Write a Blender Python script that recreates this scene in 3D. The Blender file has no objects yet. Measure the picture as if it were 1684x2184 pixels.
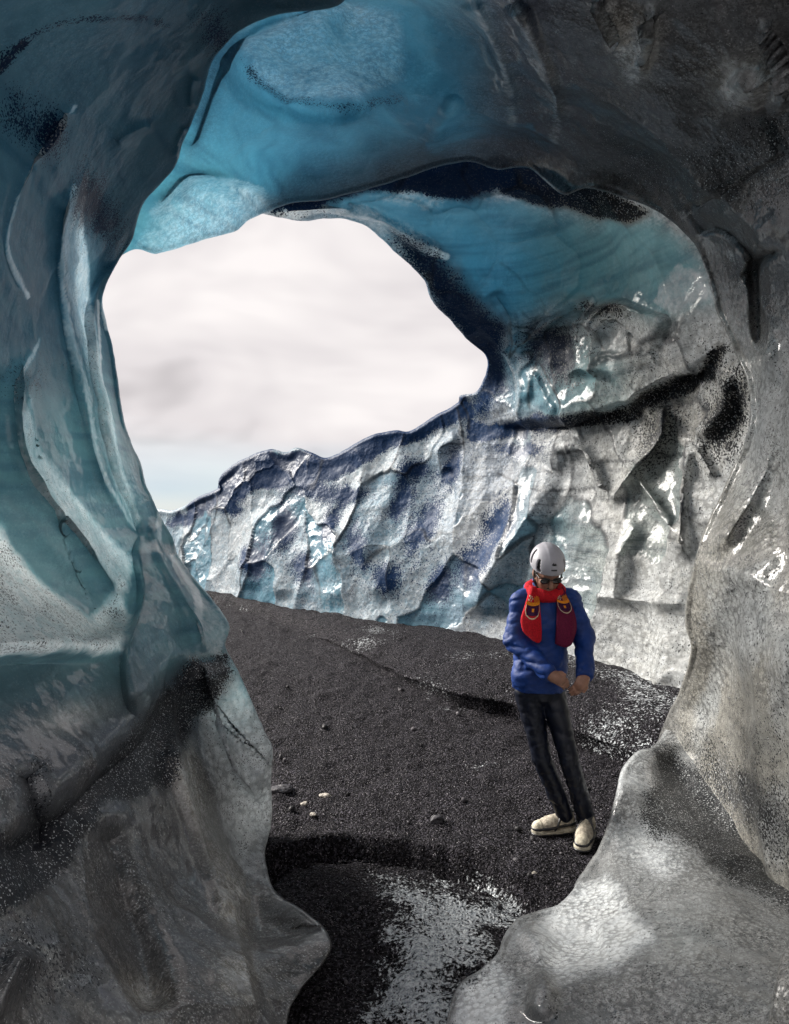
import bpy, math, random
import numpy as np

# ------------------------------------------------------------------ camera, sky, sun, exposure
SC = bpy.context.scene
COL = SC.collection
F, CX, CY, CZ = 1515.0, 842.0, 1092.0, 2.0        # focal length and centre of the photograph in its own 1684 x 2184 units

cam_d = bpy.data.cameras.new('camera')
cam = bpy.data.objects.new('camera', cam_d); COL.objects.link(cam)
cam_d.sensor_fit = 'VERTICAL'; cam_d.sensor_height = 36.0; cam_d.lens = F / 2184.0 * 36.0
cam_d.clip_start = 0.05; cam_d.clip_end = 3000
cam.location = (0, 0, CZ); cam.rotation_euler = (math.radians(90), 0, 0)
SC.camera = cam

SUN_DIR = np.array((-0.76, 0.42, 0.56)); SUN_DIR /= np.linalg.norm(SUN_DIR)
SUN_EL = math.asin(SUN_DIR[2]); SUN_AZ = math.atan2(SUN_DIR[0], SUN_DIR[1])
world = bpy.data.worlds.new('World'); SC.world = world; world.use_nodes = True
nt = world.node_tree; nt.nodes.clear(); L = nt.links
def wn(t, **k):
    n = nt.nodes.new(t)
    for a, b in k.items(): setattr(n, a, b)
    return n
w_out = wn('ShaderNodeOutputWorld')
sky = wn('ShaderNodeTexSky', sky_type='NISHITA', sun_disc=False, sun_elevation=SUN_EL, sun_rotation=SUN_AZ, air_density=1.0, dust_density=0.3)
bg_sky = wn('ShaderNodeBackground'); bg_sky.inputs[1].default_value = 0.07
L.new(sky.outputs[0], bg_sky.inputs[0])
bg_cl = wn('ShaderNodeBackground'); bg_cl.inputs[1].default_value = 0.435
tc = wn('ShaderNodeTexCoord')
mp = wn('ShaderNodeMapping'); mp.inputs['Scale'].default_value = (1.0, 1.0, 2.2)
L.new(tc.outputs['Generated'], mp.inputs[0])
nz = wn('ShaderNodeTexNoise'); nz.inputs['Scale'].default_value = 3.6; nz.inputs['Detail'].default_value = 3; nz.inputs['Roughness'].default_value = 0.55; nz.inputs['Distortion'].default_value = 0.3
L.new(mp.outputs[0], nz.inputs[0])
cr = wn('ShaderNodeValToRGB')
e = cr.color_ramp.elements
e[0].position = 0.34; e[0].color = (0.52, 0.49, 0.50, 1)
e[1].position = 0.68; e[1].color = (1.0, 0.95, 0.94, 1)
m_ = e.new(0.46); m_.color = (0.80, 0.755, 0.765, 1)
L.new(nz.outputs[0], cr.inputs[0])
sepz = wn('ShaderNodeSeparateXYZ'); L.new(tc.outputs['Generated'], sepz.inputs[0])
mrz = wn('ShaderNodeMapRange'); mrz.inputs[1].default_value = 0.10; mrz.inputs[2].default_value = 0.03; L.new(sepz.outputs[2], mrz.inputs[0])
tint = wn('ShaderNodeMix', data_type='RGBA'); L.new(mrz.outputs[0], tint.inputs[0]); L.new(cr.outputs[0], tint.inputs[6]); tint.inputs[7].default_value = (0.58, 0.69, 0.80, 1)
L.new(tint.outputs[2], bg_cl.inputs[0])
# the cloud deck is closed overhead and breaks up towards the horizon
sep = wn('ShaderNodeSeparateXYZ'); L.new(tc.outputs['Generated'], sep.inputs[0])
nz2 = wn('ShaderNodeTexNoise'); nz2.inputs['Scale'].default_value = 3.0; nz2.inputs['Detail'].default_value = 5
mp2 = wn('ShaderNodeMapping'); mp2.inputs['Scale'].default_value = (1, 1, 5); L.new(tc.outputs['Generated'], mp2.inputs[0]); L.new(mp2.outputs[0], nz2.inputs[0])
ma = wn('ShaderNodeMath', operation='MULTIPLY_ADD'); ma.inputs[1].default_value = 0.16; L.new(nz2.outputs[0], ma.inputs[0]); L.new(sep.outputs[2], ma.inputs[2])
mr = wn('ShaderNodeMapRange'); mr.inputs[1].default_value = 0.07; mr.inputs[2].default_value = 0.20; mr.inputs[3].default_value = 0.72; mr.inputs[4].default_value = 1.0
L.new(ma.outputs[0], mr.inputs[0])
mixw = wn('ShaderNodeMixShader'); L.new(mr.outputs[0], mixw.inputs[0]); L.new(bg_sky.outputs[0], mixw.inputs[1]); L.new(bg_cl.outputs[0], mixw.inputs[2])
L.new(mixw.outputs[0], w_out.inputs[0])

sun_d = bpy.data.lights.new('sun', 'SUN'); sun_d.energy = 5.0; sun_d.angle = math.radians(36); sun_d.color = (1.0, 0.95, 0.88)
sun = bpy.data.objects.new('sun', sun_d); COL.objects.link(sun)
from mathutils import Vector
sun.rotation_euler = Vector(SUN_DIR).to_track_quat('Z', 'Y').to_euler()

vs = SC.view_settings
vs.view_transform = 'Standard'; vs.look = 'None'; vs.exposure = 1.2; vs.gamma = 1.0; vs.use_curve_mapping = False
SC.cycles.use_denoising = True
SC.cycles.max_bounces = 6; SC.cycles.diffuse_bounces = 4; SC.cycles.glossy_bounces = 2; SC.cycles.transmission_bounces = 4
SC.cycles.use_adaptive_sampling = True; SC.cycles.adaptive_threshold = 0.03; SC.cycles.caustics_reflective = False; SC.cycles.caustics_refractive = False
SC.cycles.sample_clamp_indirect = 6.0

# ------------------------------------------------------------------ numeric helpers
def P(u, v, d):
    """photograph position and real distance in metres -> a point of the place"""
    u = np.asarray(u, float); v = np.asarray(v, float); d = np.asarray(d, float)
    return np.stack([(u - CX) / F * d, d + 0 * u, CZ - (v - CY) / F * d], -1)

def smooth(a, b, x):
    t = np.clip((x - a) / (b - a), 0, 1); return t * t * (3 - 2 * t)

def hash3(ix, iy, iz, seed):
    h = (ix.astype(np.int64) * 374761393 + iy.astype(np.int64) * 668265263 + iz.astype(np.int64) * 2147483647 + seed * 974634777) & 0xffffffff
    h = ((h ^ (h >> 13)) * 1274126177) & 0xffffffff
    h = ((h ^ (h >> 16)) * 2246822519) & 0xffffffff
    return (h ^ (h >> 15)) & 0xffffffff

def noise3(p, seed=0):
    """gradient noise about -1..1 at points p (n,3)"""
    i = np.floor(p).astype(np.int64); f = p - i
    w = f * f * f * (f * (f * 6 - 15) + 10)
    out = np.zeros(len(p))
    for dx in (0, 1):
        for dy in (0, 1):
            for dz in (0, 1):
                h = hash3(i[:, 0] + dx, i[:, 1] + dy, i[:, 2] + dz, seed)
                gx = ((h & 1023) / 511.5 - 1); gy = (((h >> 10) & 1023) / 511.5 - 1); gz = (((h >> 20) & 1023) / 511.5 - 1)
                g = gx * (f[:, 0] - dx) + gy * (f[:, 1] - dy) + gz * (f[:, 2] - dz)
                out += g * (w[:, 0] if dx else 1 - w[:, 0]) * (w[:, 1] if dy else 1 - w[:, 1]) * (w[:, 2] if dz else 1 - w[:, 2])
    return out * 1.2

def fbm(p, octaves=4, seed=0, gain=0.5, lac=2.03):
    a, s, o = 1.0, 0.0, np.zeros(len(p))
    for k in range(octaves):
        o += a * noise3(p, seed + k * 17); s += a; a *= gain; p = p * lac + 3.7
    return o / s

def worley(p, seed=0):
    """distance to the nearest and second nearest jittered cell point"""
    i = np.floor(p).astype(np.int64)
    f1 = np.full(len(p), 9.0); f2 = np.full(len(p), 9.0); cid = np.zeros(len(p))
    for dx in (-1, 0, 1):
        for dy in (-1, 0, 1):
            for dz in (-1, 0, 1):
                c = i + (dx, dy, dz)
                h = hash3(c[:, 0], c[:, 1], c[:, 2], seed)
                q = c + np.stack([(h & 1023) / 1023., ((h >> 10) & 1023) / 1023., ((h >> 20) & 1023) / 1023.], -1)
                d = np.sqrt(((p - q) ** 2).sum(1))
                near = d < f1
                f2 = np.where(near, f1, np.minimum(f2, d)); cid = np.where(near, (h >> 7 & 255) / 255., cid); f1 = np.where(near, d, f1)
    return f1, f2, cid

def rbf(ctrl, u, v, lam=0.02):
    """thin plate through (u, v, value) controls"""
    c = np.array(ctrl, float); x = c[:, :2] / 1000.; n = len(c)
    def k(r2): return 0.5 * r2 * np.log(r2 + 1e-9)
    K = k(((x[:, None] - x[None]) ** 2).sum(-1)) + lam * 0.05 * np.eye(n)
    Q = np.hstack([np.ones((n, 1)), x]); A = np.block([[K, Q], [Q.T, np.zeros((3, 3))]])
    s = np.linalg.solve(A, np.concatenate([c[:, 2], np.zeros(3)]))
    uv = np.stack([np.ravel(u), np.ravel(v)], -1) / 1000.
    o = s[n] + uv @ s[n + 1:]
    for j in range(n): o = o + s[j] * k(((uv - x[j]) ** 2).sum(-1))
    return o.reshape(np.shape(u))

def curve(pts, n, cols=None):
    """smooth resampling of a polyline (Catmull-Rom by chord length) on its first two columns"""
    p = np.array(pts, float)
    t = np.concatenate([[0], np.cumsum(np.sqrt(((p[1:, :2] - p[:-1, :2]) ** 2).sum(1)) ** 0.9 + 1e-6)])
    q = np.linspace(0, t[-1], n); i = np.clip(np.searchsorted(t, q, 'right') - 1, 0, len(p) - 2)
    h = (t[i + 1] - t[i]); x = ((q - t[i]) / h)[:, None]
    m = np.zeros_like(p)
    m[1:-1] = (p[2:] - p[:-2]) / (t[2:] - t[:-2])[:, None]; m[0] = (p[1] - p[0]) / (t[1] - t[0]); m[-1] = (p[-1] - p[-2]) / (t[-1] - t[-2])
    h = h[:, None]
    return ((2 * x**3 - 3 * x**2 + 1) * p[i] + (x**3 - 2 * x**2 + x) * h * m[i] + (-2 * x**3 + 3 * x**2) * p[i + 1] + (x**3 - x**2) * h * m[i + 1])

def line_dist(pts, u, v, n=60, margin=400):
    """signed distance (positive on the left of travel as seen in the photograph) and position 0..1 along a smooth curve"""
    c = curve(pts, n)[:, :2]
    U = np.ravel(u); V = np.ravel(v)
    D = np.full(U.shape, 1e9); S = np.full(U.shape, 1e9); T = np.zeros(U.shape)
    lo = c.min(0) - margin; hi = c.max(0) + margin
    m = (U > lo[0]) & (U < hi[0]) & (V > lo[1]) & (V < hi[1])
    if not m.any(): return S.reshape(np.shape(u)), T.reshape(np.shape(u))
    X = U[m]; Y = V[m]; dd = np.full(X.shape, 1e9); ss = dd.copy(); tt = np.zeros(X.shape)
    for k in range(n - 1):
        ax, ay = c[k]; bx, by = c[k + 1]; ex, ey = bx - ax, by - ay; l2 = ex * ex + ey * ey + 1e-9
        t = np.clip(((X - ax) * ex + (Y - ay) * ey) / l2, 0, 1)
        dx = X - ax - t * ex; dy = Y - ay - t * ey; d = np.sqrt(dx * dx + dy * dy)
        b = d < dd
        dd = np.where(b, d, dd); ss = np.where(b, np.where(ex * dy - ey * dx > 0, -d, d), ss); tt = np.where(b, (k + t) / (n - 1), tt)
    S[m] = ss; T[m] = tt
    return S.reshape(np.shape(u)), T.reshape(np.shape(u))

def poly_mask(pts, u, v, soft=20):
    """1 inside a closed outline, fading over soft units"""
    p = np.array(pts, float); U = np.ravel(u); V = np.ravel(v)
    ins = np.zeros(U.shape, bool); dd = np.full(U.shape, 1e9)
    for k in range(len(p)):
        ax, ay = p[k]; bx, by = p[(k + 1) % len(p)]
        if ay != by:
            c = ((ay > V) != (by > V)) & (U < (bx - ax) * (V - ay) / (by - ay) + ax); ins ^= c
        ex, ey = bx - ax, by - ay; t = np.clip(((U - ax) * ex + (V - ay) * ey) / (ex * ex + ey * ey + 1e-9), 0, 1)
        dd = np.minimum(dd, np.hypot(U - ax - t * ex, V - ay - t * ey))
    s = np.where(ins, dd, -dd)
    return smooth(-soft, soft, s).reshape(np.shape(u))

def blob(u, v, cu, cv, ru, rv, rot=0.0):
    c, s = math.cos(math.radians(rot)), math.sin(math.radians(rot))
    a = ((u - cu) * c + (v - cv) * s) / ru; b = (-(u - cu) * s + (v - cv) * c) / rv
    return np.exp(-(a * a + b * b))

# ------------------------------------------------------------------ object helpers
def mesh_obj(name, verts, faces, mat=None, parent=None, smooth_shade=True, attrs=None):
    me = bpy.data.meshes.new(name)
    verts = np.asarray(verts, np.float32); faces = np.asarray(faces, np.int32)
    if faces.ndim == 2 and len(faces):
        nf, k = faces.shape
        me.vertices.add(len(verts)); me.vertices.foreach_set('co', verts.ravel())
        me.loops.add(nf * k); me.loops.foreach_set('vertex_index', faces.ravel())
        me.polygons.add(nf); me.polygons.foreach_set('loop_start', np.arange(0, nf * k, k, dtype=np.int32))
        try: me.polygons.foreach_set('loop_total', np.full(nf, k, np.int32))
        except Exception: pass
        me.update(calc_edges=True)
    if smooth_shade: me.polygons.foreach_set('use_smooth', np.ones(len(me.polygons), bool))
    for an, arr in (attrs or {}).items():
        a = me.attributes.new(an, 'FLOAT_COLOR', 'POINT'); a.data.foreach_set('color', np.asarray(arr, np.float32).ravel())
    me.validate(); me.update()
    o = bpy.data.objects.new(name, me); COL.objects.link(o)
    if mat: me.materials.append(mat)
    if parent: o.parent = parent
    return o

def tag(o, label, cat=None, group=None, kind=None):
    o['label'] = label
    if cat: o['category'] = cat
    if group: o['group'] = group
    if kind: o['kind'] = kind
    return o

def grid_faces(nr, nc):
    i = np.arange(nr - 1)[:, None] * nc + np.arange(nc - 1)[None]
    return np.stack([i, i + 1, i + nc + 1, i + nc], -1).reshape(-1, 4)

def grid_normals(X):
    du = np.gradient(X, axis=1); dv = np.gradient(X, axis=0)
    n = np.cross(du, dv); n /= np.linalg.norm(n, axis=-1, keepdims=True) + 1e-9
    return n

# ------------------------------------------------------------------ materials
class NT:
    def __init__(s, name):
        s.m = bpy.data.materials.new(name); s.m.use_nodes = True; s.t = s.m.node_tree; s.t.nodes.clear(); s.out = s.n('ShaderNodeOutputMaterial')
    def n(s, t, ins=None, **k):
        x = s.t.nodes.new(t)
        for a, b in k.items(): setattr(x, a, b)
        for a, b in (ins or {}).items(): s.put(x.inputs[a], b)
        return x
    def put(s, sock, b):
        if isinstance(b, bpy.types.NodeSocket): s.t.links.new(b, sock)
        elif isinstance(b, bpy.types.Node): s.t.links.new(b.outputs[0], sock)
        else: sock.default_value = b
    def math(s, op, a, b=0.0, c=0.0, clamp=False):
        x = s.n('ShaderNodeMath', operation=op, use_clamp=clamp); s.put(x.inputs[0], a); s.put(x.inputs[1], b); s.put(x.inputs[2], c); return x.outputs[0]
    def ramp(s, v, a, b, lo=0.0, hi=1.0):
        x = s.n('ShaderNodeMapRange', interpolation_type='SMOOTHSTEP'); s.put(x.inputs[0], v); s.put(x.inputs[1], a); s.put(x.inputs[2], b); s.put(x.inputs[3], lo); s.put(x.inputs[4], hi); return x.outputs[0]
    def mix(s, f, a, b, mode='MIX'):
        x = s.n('ShaderNodeMix', data_type='RGBA', blend_type=mode); s.put(x.inputs[0], f); s.put(x.inputs[6], a); s.put(x.inputs[7], b); return x.outputs[2]
    def noise(s, co, scale, detail=4, rough=0.55, dist=0.0):
        x = s.n('ShaderNodeTexNoise', {'Vector': co, 'Scale': scale, 'Detail': detail, 'Roughness': rough, 'Distortion': dist}); return x.outputs[0]
    def vor(s, co, scale, feature='F1', rand=1.0):
        x = s.n('ShaderNodeTexVoronoi', {'Vector': co, 'Scale': scale, 'Randomness': rand}, feature=feature); return x.outputs[0]

def c4(*c): return (c[0], c[1], c[2], 1.0)

def ice_material(name, grain=60.0, dimple=22.0, bump=0.5, scal=(1, 1, 1), grit=0.72, strata=0.0):
    """glacier ice: clear blue or silty grey body, white bubbly patches and painted highlights, black ash grains, wet gloss; composition comes from
    the attributes mix_a (silt, blue, ash grains, bubbly white with painted highlights) and mix_b (translucency, teal, wet gloss, warm silt with painted golden highlights)"""
    T = NT(name)
    co = T.n('ShaderNodeNewGeometry').outputs['Position']
    co = T.n('ShaderNodeVectorMath', {0: co, 1: scal}, operation='MULTIPLY').outputs[0]
    A = T.n('ShaderNodeAttribute', attribute_name='mix_a'); sa = T.n('ShaderNodeSeparateColor', {0: A.outputs['Color']})
    B = T.n('ShaderNodeAttribute', attribute_name='mix_b'); sb = T.n('ShaderNodeSeparateColor', {0: B.outputs['Color']})
    silt, blue, spk, white = sa.outputs[0], sa.outputs[1], sa.outputs[2], A.outputs['Alpha']
    trl, teal, gloss, warm = sb.outputs[0], sb.outputs[1], sb.outputs[2], B.outputs['Alpha']
    C = T.n('ShaderNodeAttribute', attribute_name='mix_c'); sc_ = T.n('ShaderNodeSeparateColor', {0: C.outputs['Color']})
    n_mid, n_str, n_pat = sc_.outputs[0], sc_.outputs[1], sc_.outputs[2]
    n_fin = T.noise(co, 28.0, 3, 0.65); n_gr = T.noise(co, grain, 2, 0.7)
    # clear ice
    clear = T.mix(teal, c4(0.14, 0.40, 0.55), c4(0.25, 0.51, 0.55))
    clear = T.mix(T.ramp(trl, 0.08, 0.62), T.mix(0.70, clear, c4(0.006, 0.032, 0.055)), clear)
    clear = T.mix(T.ramp(n_str, 0.35, 0.7), clear, T.mix(0.45, clear, c4(0.03, 0.12, 0.20)))
    grey = T.mix(warm, c4(0.56, 0.66, 0.80), c4(0.68, 0.68, 0.64))
    grey = T.mix(T.ramp(n_mid, 0.3, 0.75), T.mix(0.55, grey, c4(0.10, 0.11, 0.13)), grey)
    grey = T.mix(T.ramp(n_str, 0.52, 0.74), grey, T.mix(0.6, grey, c4(0.06, 0.075, 0.10)))
    if strata:
        lay = T.noise(T.n('ShaderNodeVectorMath', {0: co, 1: (0.9, 0.9, 15.0)}, operation='MULTIPLY').outputs[0], 1.7, 3, 0.6, 0.4)
        grey = T.mix(T.math('MULTIPLY', T.ramp(lay, 0.56, 0.64), strata), grey, T.mix(0.8, grey, c4(0.03, 0.045, 0.07)))
    body = T.mix(blue, grey, clear)
    siltc = T.mix(warm, T.mix(teal, c4(0.016, 0.034, 0.088), c4(0.060, 0.062, 0.068)), c4(0.42, 0.385, 0.31))
    sf = T.math('ADD', silt, T.math('MULTIPLY', T.math('SUBTRACT', n_mid, 0.5), 0.5), clamp=True)
    sf = T.math('MULTIPLY', sf, T.ramp(silt, 0.0, 0.15))
    body = T.mix(sf, body, siltc)
    wf = T.math('ADD', white, T.math('ADD', T.math('MULTIPLY', T.math('SUBTRACT', n_fin, 0.5), 1.2), T.math('MULTIPLY', T.math('SUBTRACT', n_pat, 0.5), 0.8)), clamp=True)
    wf = T.math('MULTIPLY', wf, T.ramp(white, 0.0, 0.25))
    body = T.mix(wf, body, c4(0.86, 0.89, 0.90))
    # silt between the ice crystals: dark grains and bright crystal faces wherever the ice is not clear
    dm = T.vor(co, dimple, 'F1')
    gam = T.math('MULTIPLY', T.math('MULTIPLY', T.math('SUBTRACT', 1.0, T.math('MULTIPLY', blue, 0.9)), T.ramp(n_mid, 0.25, 0.7, 0.45, 1.0)), grit)
    dark = T.math('MAXIMUM', T.math('MULTIPLY', T.ramp(n_gr, 0.51, 0.38), T.math('SUBTRACT', 1.0, T.math('MULTIPLY', wf, 0.6))), T.math('MULTIPLY', T.ramp(dm, 0.40, 0.72), 0.8))
    body = T.mix(T.math('MULTIPLY', dark, gam), body, T.mix(0.88, body, c4(0.015, 0.015, 0.017)))
    lum = T.math('MULTIPLY', T.math('MULTIPLY', T.ramp(n_gr, 0.53, 0.63), gam), T.ramp(warm, 0.0, 0.8, 0.08, 0.6))
    body = T.mix(lum, body, T.mix(0.75, body, c4(0.86, 0.87, 0.86)))
    body = T.mix(T.math('MULTIPLY', T.math('MULTIPLY', T.ramp(n_gr, 0.61, 0.67), gam), 0.75), body, c4(0.66, 0.68, 0.68))
    # ash grains: single dark specks, denser where the attribute says so
    th = T.math('SUBTRACT', 0.78, T.math('MULTIPLY', spk, 0.42))
    g1 = T.ramp(T.math('SUBTRACT', T.math('ADD', T.math('MULTIPLY', n_gr, 0.80), T.math('MULTIPLY', n_pat, 0.20)), th), 0.0, 0.04)
    g1 = T.math('MULTIPLY', g1, T.ramp(spk, 0.02, 0.10))
    glint = T.ramp(T.noise(T.n('ShaderNodeVectorMath', {0: co, 1: (3.1, 7.7, 5.3)}, operation='ADD').outputs[0], grain * 1.15, 1, 0.5), 0.62, 0.68)
    ashc = T.mix(teal, c4(0.005, 0.026, 0.080), c4(0.012, 0.013, 0.015))
    ashc = T.mix(T.math('MULTIPLY', T.math('MULTIPLY', glint, teal), 0.85 * grit), ashc, c4(0.55, 0.57, 0.58))
    col = T.mix(g1, body, ashc)
    col = T.mix(T.math('MULTIPLY', C.outputs['Alpha'], 0.92), col, c4(0.012, 0.015, 0.022))
    # relief
    h = T.math('ADD', T.math('MULTIPLY', dm, 0.8), T.math('ADD', T.math('MULTIPLY', n_fin, 0.5), T.math('MULTIPLY', n_gr, 0.45)))
    calm = T.ramp(n_mid, 0.32, 0.66, 0.12, 1.0)
    h = T.math('MULTIPLY', h, calm)
    bp = T.n('ShaderNodeBump', {'Height': h, 'Strength': bump, 'Distance': 0.02})
    bc = T.n('ShaderNodeBump', {'Height': T.math('MULTIPLY', T.math('ADD', dm, T.math('MULTIPLY', n_fin, 0.4)), calm), 'Strength': bump * 0.5, 'Distance': 0.02})
    pr = T.n('ShaderNodeBsdfPrincipled', {'Base Color': col, 'Roughness': 0.5, 'IOR': 1.31, 'Specular IOR Level': T.ramp(gloss, 0.0, 0.5, 0.08, 0.5), 'Normal': bp.outputs[0], 'Coat Weight': T.math('MULTIPLY', gloss, T.math('SUBTRACT', 1.0, T.math('MULTIPLY', g1, 0.9))), 'Coat Roughness': T.ramp(n_mid, 0.32, 0.66, 0.07, 0.20), 'Coat IOR': 1.7, 'Coat Normal': bc.outputs[0]})
    tr = T.n('ShaderNodeBsdfTranslucent', {'Color': col, 'Normal': bp.outputs[0]})
    tf = T.math('MULTIPLY', trl, T.math('SUBTRACT', 1.0, T.math('MULTIPLY', g1, 0.9)))
    mx = T.n('ShaderNodeMixShader', {0: tf, 1: pr.outputs[0], 2: tr.outputs[0]})
    T.put(T.out.inputs[0], mx.outputs[0])
    return T.m

def simple_mat(name, col, rough=0.6, spec=0.5, var=0.15, scale=40.0, bump=0.0, metal=0.0, coat=0.0, bscale=None):
    T = NT(name); co = T.n('ShaderNodeTexCoord').outputs['Object']
    n = T.noise(co, scale, 4, 0.6)
    a = c4(*[x * (1 - var) for x in col]); b = c4(*[min(1, x * (1 + var)) for x in col])
    pr = T.n('ShaderNodeBsdfPrincipled', {'Base Color': T.mix(T.ramp(n, 0.3, 0.7), a, b), 'Roughness': rough, 'Metallic': metal, 'Coat Weight': coat})
    pr.inputs['Specular IOR Level'].default_value = spec
    if bump: pr.inputs['Normal'].default_value; T.put(pr.inputs['Normal'], T.n('ShaderNodeBump', {'Height': T.noise(co, bscale or scale * 2, 4, 0.6), 'Strength': bump, 'Distance': 0.01}).outputs[0])
    T.put(T.out.inputs[0], pr.outputs[0]); return T.m

# ------------------------------------------------------------------ ice masses
def ice_shell(name, pairs, ctrl, mat, paint, feats=(), nc=700, nr=140, lip=10.0, t0=0.18, tmax=0.7, scallop=(), rough=0.02, seed=1, power=1.0, lam=0.02, extra=None, facet=0.0):
    """one mass of ice: its inner face runs from a rounded rim to the far side of the pair list, its outer face lies tmax metres behind"""
    pr = np.array([[a[0], a[1], b[0], b[1]] for a, b in pairs], float)
    c = curve(pr, nc)
    rim = c[:, :2]; out = c[:, 2:]
    # break up the rim a little
    k = np.stack([rim[:, 0] / 45., rim[:, 1] / 45., np.full(nc, seed * 3.1)], -1)
    dirv = out - rim; ln = np.linalg.norm(dirv, axis=1, keepdims=True); dirv = dirv / ln
    rim = rim + dirv * (fbm(k, 4, seed)[:, None] * 5.0)
    s = (np.linspace(0, 1, nr) ** power)[:, None, None]
    base = rim + dirv * lip
    UV = base[None] * (1 - s) + out[None] * s
    u, v = UV[..., 0], UV[..., 1]
    d = rbf(ctrl, u, v, lam)
    for f in feats:
        kind, pts, amp, w = f[:4]
        S, Tt = line_dist(pts, u, v, n=40, margin=(1200 if kind == 'step' and (len(f) > 5 and f[5] > 150) else 500) if kind != 'ridge' else 3.5 * w)
        taper = smooth(0, 0.12, Tt) * smooth(1, 0.85, Tt) if (len(f) < 5 or f[4]) else 1.0
        if kind == 'ridge': d = d - amp * np.exp(-(S / w) ** 2) * taper
        elif kind == 'crest': d = d - amp * np.exp(-np.abs(S) / w) * taper
        elif kind == 'step':  # left side of travel stands nearer
            w2 = f[5] if len(f) > 5 else 160.0
            d = d - amp * smooth(-w, w, S) * np.exp(-np.clip(S, 0, None) / w2) * taper
    if extra is not None: d = extra(u, v, d)
    X = P(u, v, d); nrm = grid_normals(X)
    view = X - np.array((0, 0, CZ)); flip = np.sign((nrm * view).sum(-1, keepdims=True)); nrm = -nrm * flip   # towards the viewer's side
    Xf = X.reshape(-1, 3); disp = fbm(Xf * 1.3, 4, seed + 5) * 0.07 + fbm(Xf * 6.0, 3, seed + 9) * rough
    cre = np.zeros(len(Xf)); cell = np.full(len(Xf), 0.5)
    for sc, amp, st in scallop:
        q = Xf * sc * np.array(st) + fbm(Xf * 1.7, 2, seed + 3)[:, None] * 0.35
        f1, f2, cid = worley(q, seed + 2)
        disp = disp + amp * (f1 ** 2 * 1.2 - 0.5 + (cid - .5) * facet) 
        if sc == scallop[0][0]: cre = smooth(0.065, 0.015, f2 - f1) * smooth(-0.25, 0.25, fbm(Xf * 1.1, 2, seed + 77)); cell = cid
    damp = smooth(0, 14, np.arange(nr))[:, None] * np.ones(nc)[None]
    X = X + nrm * (disp.reshape(nr, nc) * (0.25 + 0.75 * damp))[..., None]
    # rounded lip and outer face
    d0 = np.linalg.norm((X[0] - np.array((0, 0, CZ)))[:, 1:2], axis=1)
    rows = []; ruv = []
    nl = 7
    for j in range(nl, 0, -1):
        ph = math.pi * j / nl
        off = lip * (1 - math.sin(ph)); uv = rim + dirv * off
        rows.append(P(uv[:, 0], uv[:, 1], d0 + t0 / 2 * (1 - math.cos(ph)))); ruv.append(uv)
    outer = []; ouv = []
    no = 36
    for j in range(no, 0, -1):
        f = (j / no) ** 1.5; i = min(nr - 1, int(f * (nr - 1)))
        uv = UV[i]; dd = X[i][:, 1] + t0 + (tmax - t0) * smooth(0, 0.35, f)
        outer.append(P(uv[:, 0], uv[:, 1], dd)); ouv.append(uv)
    V = np.concatenate([np.stack(outer + rows), X]); UVa = np.concatenate([np.stack(ouv + ruv), UV])
    R = V.shape[0]
    V = V + 0.0
    no_r = no
    Vo = V[:no_r].reshape(-1, 3); V[:no_r] += (fbm(Vo * 2.2, 3, seed + 31) * 0.05).reshape(no_r, nc, 1)
    cre_full = np.zeros((R, nc)); cre_full[no + nl:] = cre.reshape(nr, nc); cell_full = np.full((R, nc), 0.5); cell_full[no + nl:] = cell.reshape(nr, nc)
    Xall = V.reshape(-1, 3)
    a, b, *crk = paint(UVa[..., 0].ravel(), UVa[..., 1].ravel(), Xall, (cre_full.ravel(), cell_full.ravel()))
    c = 0.5 + 0.62 * np.stack([fbm(Xall * 3.5, 4, 201), fbm(Xall * np.array((1.3, 1.3, 13.0)), 3, 202), fbm(Xall * 9.0, 3, 203), 0 * Xall[:, 0]], -1)
    c[:, 3] = np.clip(crk[0], 0, 1) if crk else 0.0
    o = mesh_obj(name, Xall, grid_faces(R, nc), mat, attrs={'mix_a': a, 'mix_b': b, 'mix_c': c})
    return o

def pack(n, silt=0, blue=0, spk=0, white=0, trl=0, teal=0, gloss=0.5, warm=0):
    z = np.zeros(n); g = lambda x: np.clip(z + x, 0, 1)
    return np.stack([g(silt), g(blue), g(spk), g(white)], -1), np.stack([g(trl), g(teal), g(gloss), g(warm)], -1)


def warp(u, v, X, amp=22.0, sc=1.6, seed=77):
    return u + fbm(X * sc, 4, seed) * amp * 2, v + fbm(X * sc, 4, seed + 50) * amp * 2

# ---- the arch: blue vault, dark roof and grey pillar in one piece of ice
ARCH = [((225, 570), (-60, 60)), ((285, 533), (-20, -100)), ((335, 541), (40, -200)), ((400, 522), (100, -230)), ((450, 508), (180, -240)), ((500, 495), (260, -240)), ((530, 470), (340, -250)), ((570, 453), (430, -260)),
        ((620, 434), (530, -260)), ((700, 425), (640, -260)), ((850, 385), (820, -260)), ((930, 358), (920, -260)), ((1000, 345), (1000, -260)), ((1060, 362), (1090, -260)), ((1130, 360), (1200, -260)), ((1200, 415), (1400, -260)), ((1250, 402), (1600, -250)),
        ((1310, 415), (1800, -230)), ((1400, 450), (2160, -200)), ((1480, 520), (2260, 100)), ((1510, 590), (2260, 350)), ((1524, 650), (2260, 550)), ((1562, 740), (2260, 700)), ((1598, 830), (2260, 850)),
        ((1592, 930), (2260, 1000)), ((1545, 1040), (2260, 1150)), ((1500, 1140), (2260, 1350)), ((1468, 1250), (2260, 1550)), ((1461, 1330), (2260, 1700)), ((1474, 1380), (2260, 1800)), ((1450, 1470), (2260, 1950)),
        ((1402, 1590), (2260, 2150)), ((1420, 1700), (2260, 2400)), ((1470, 1800), (2260, 2600))]
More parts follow.
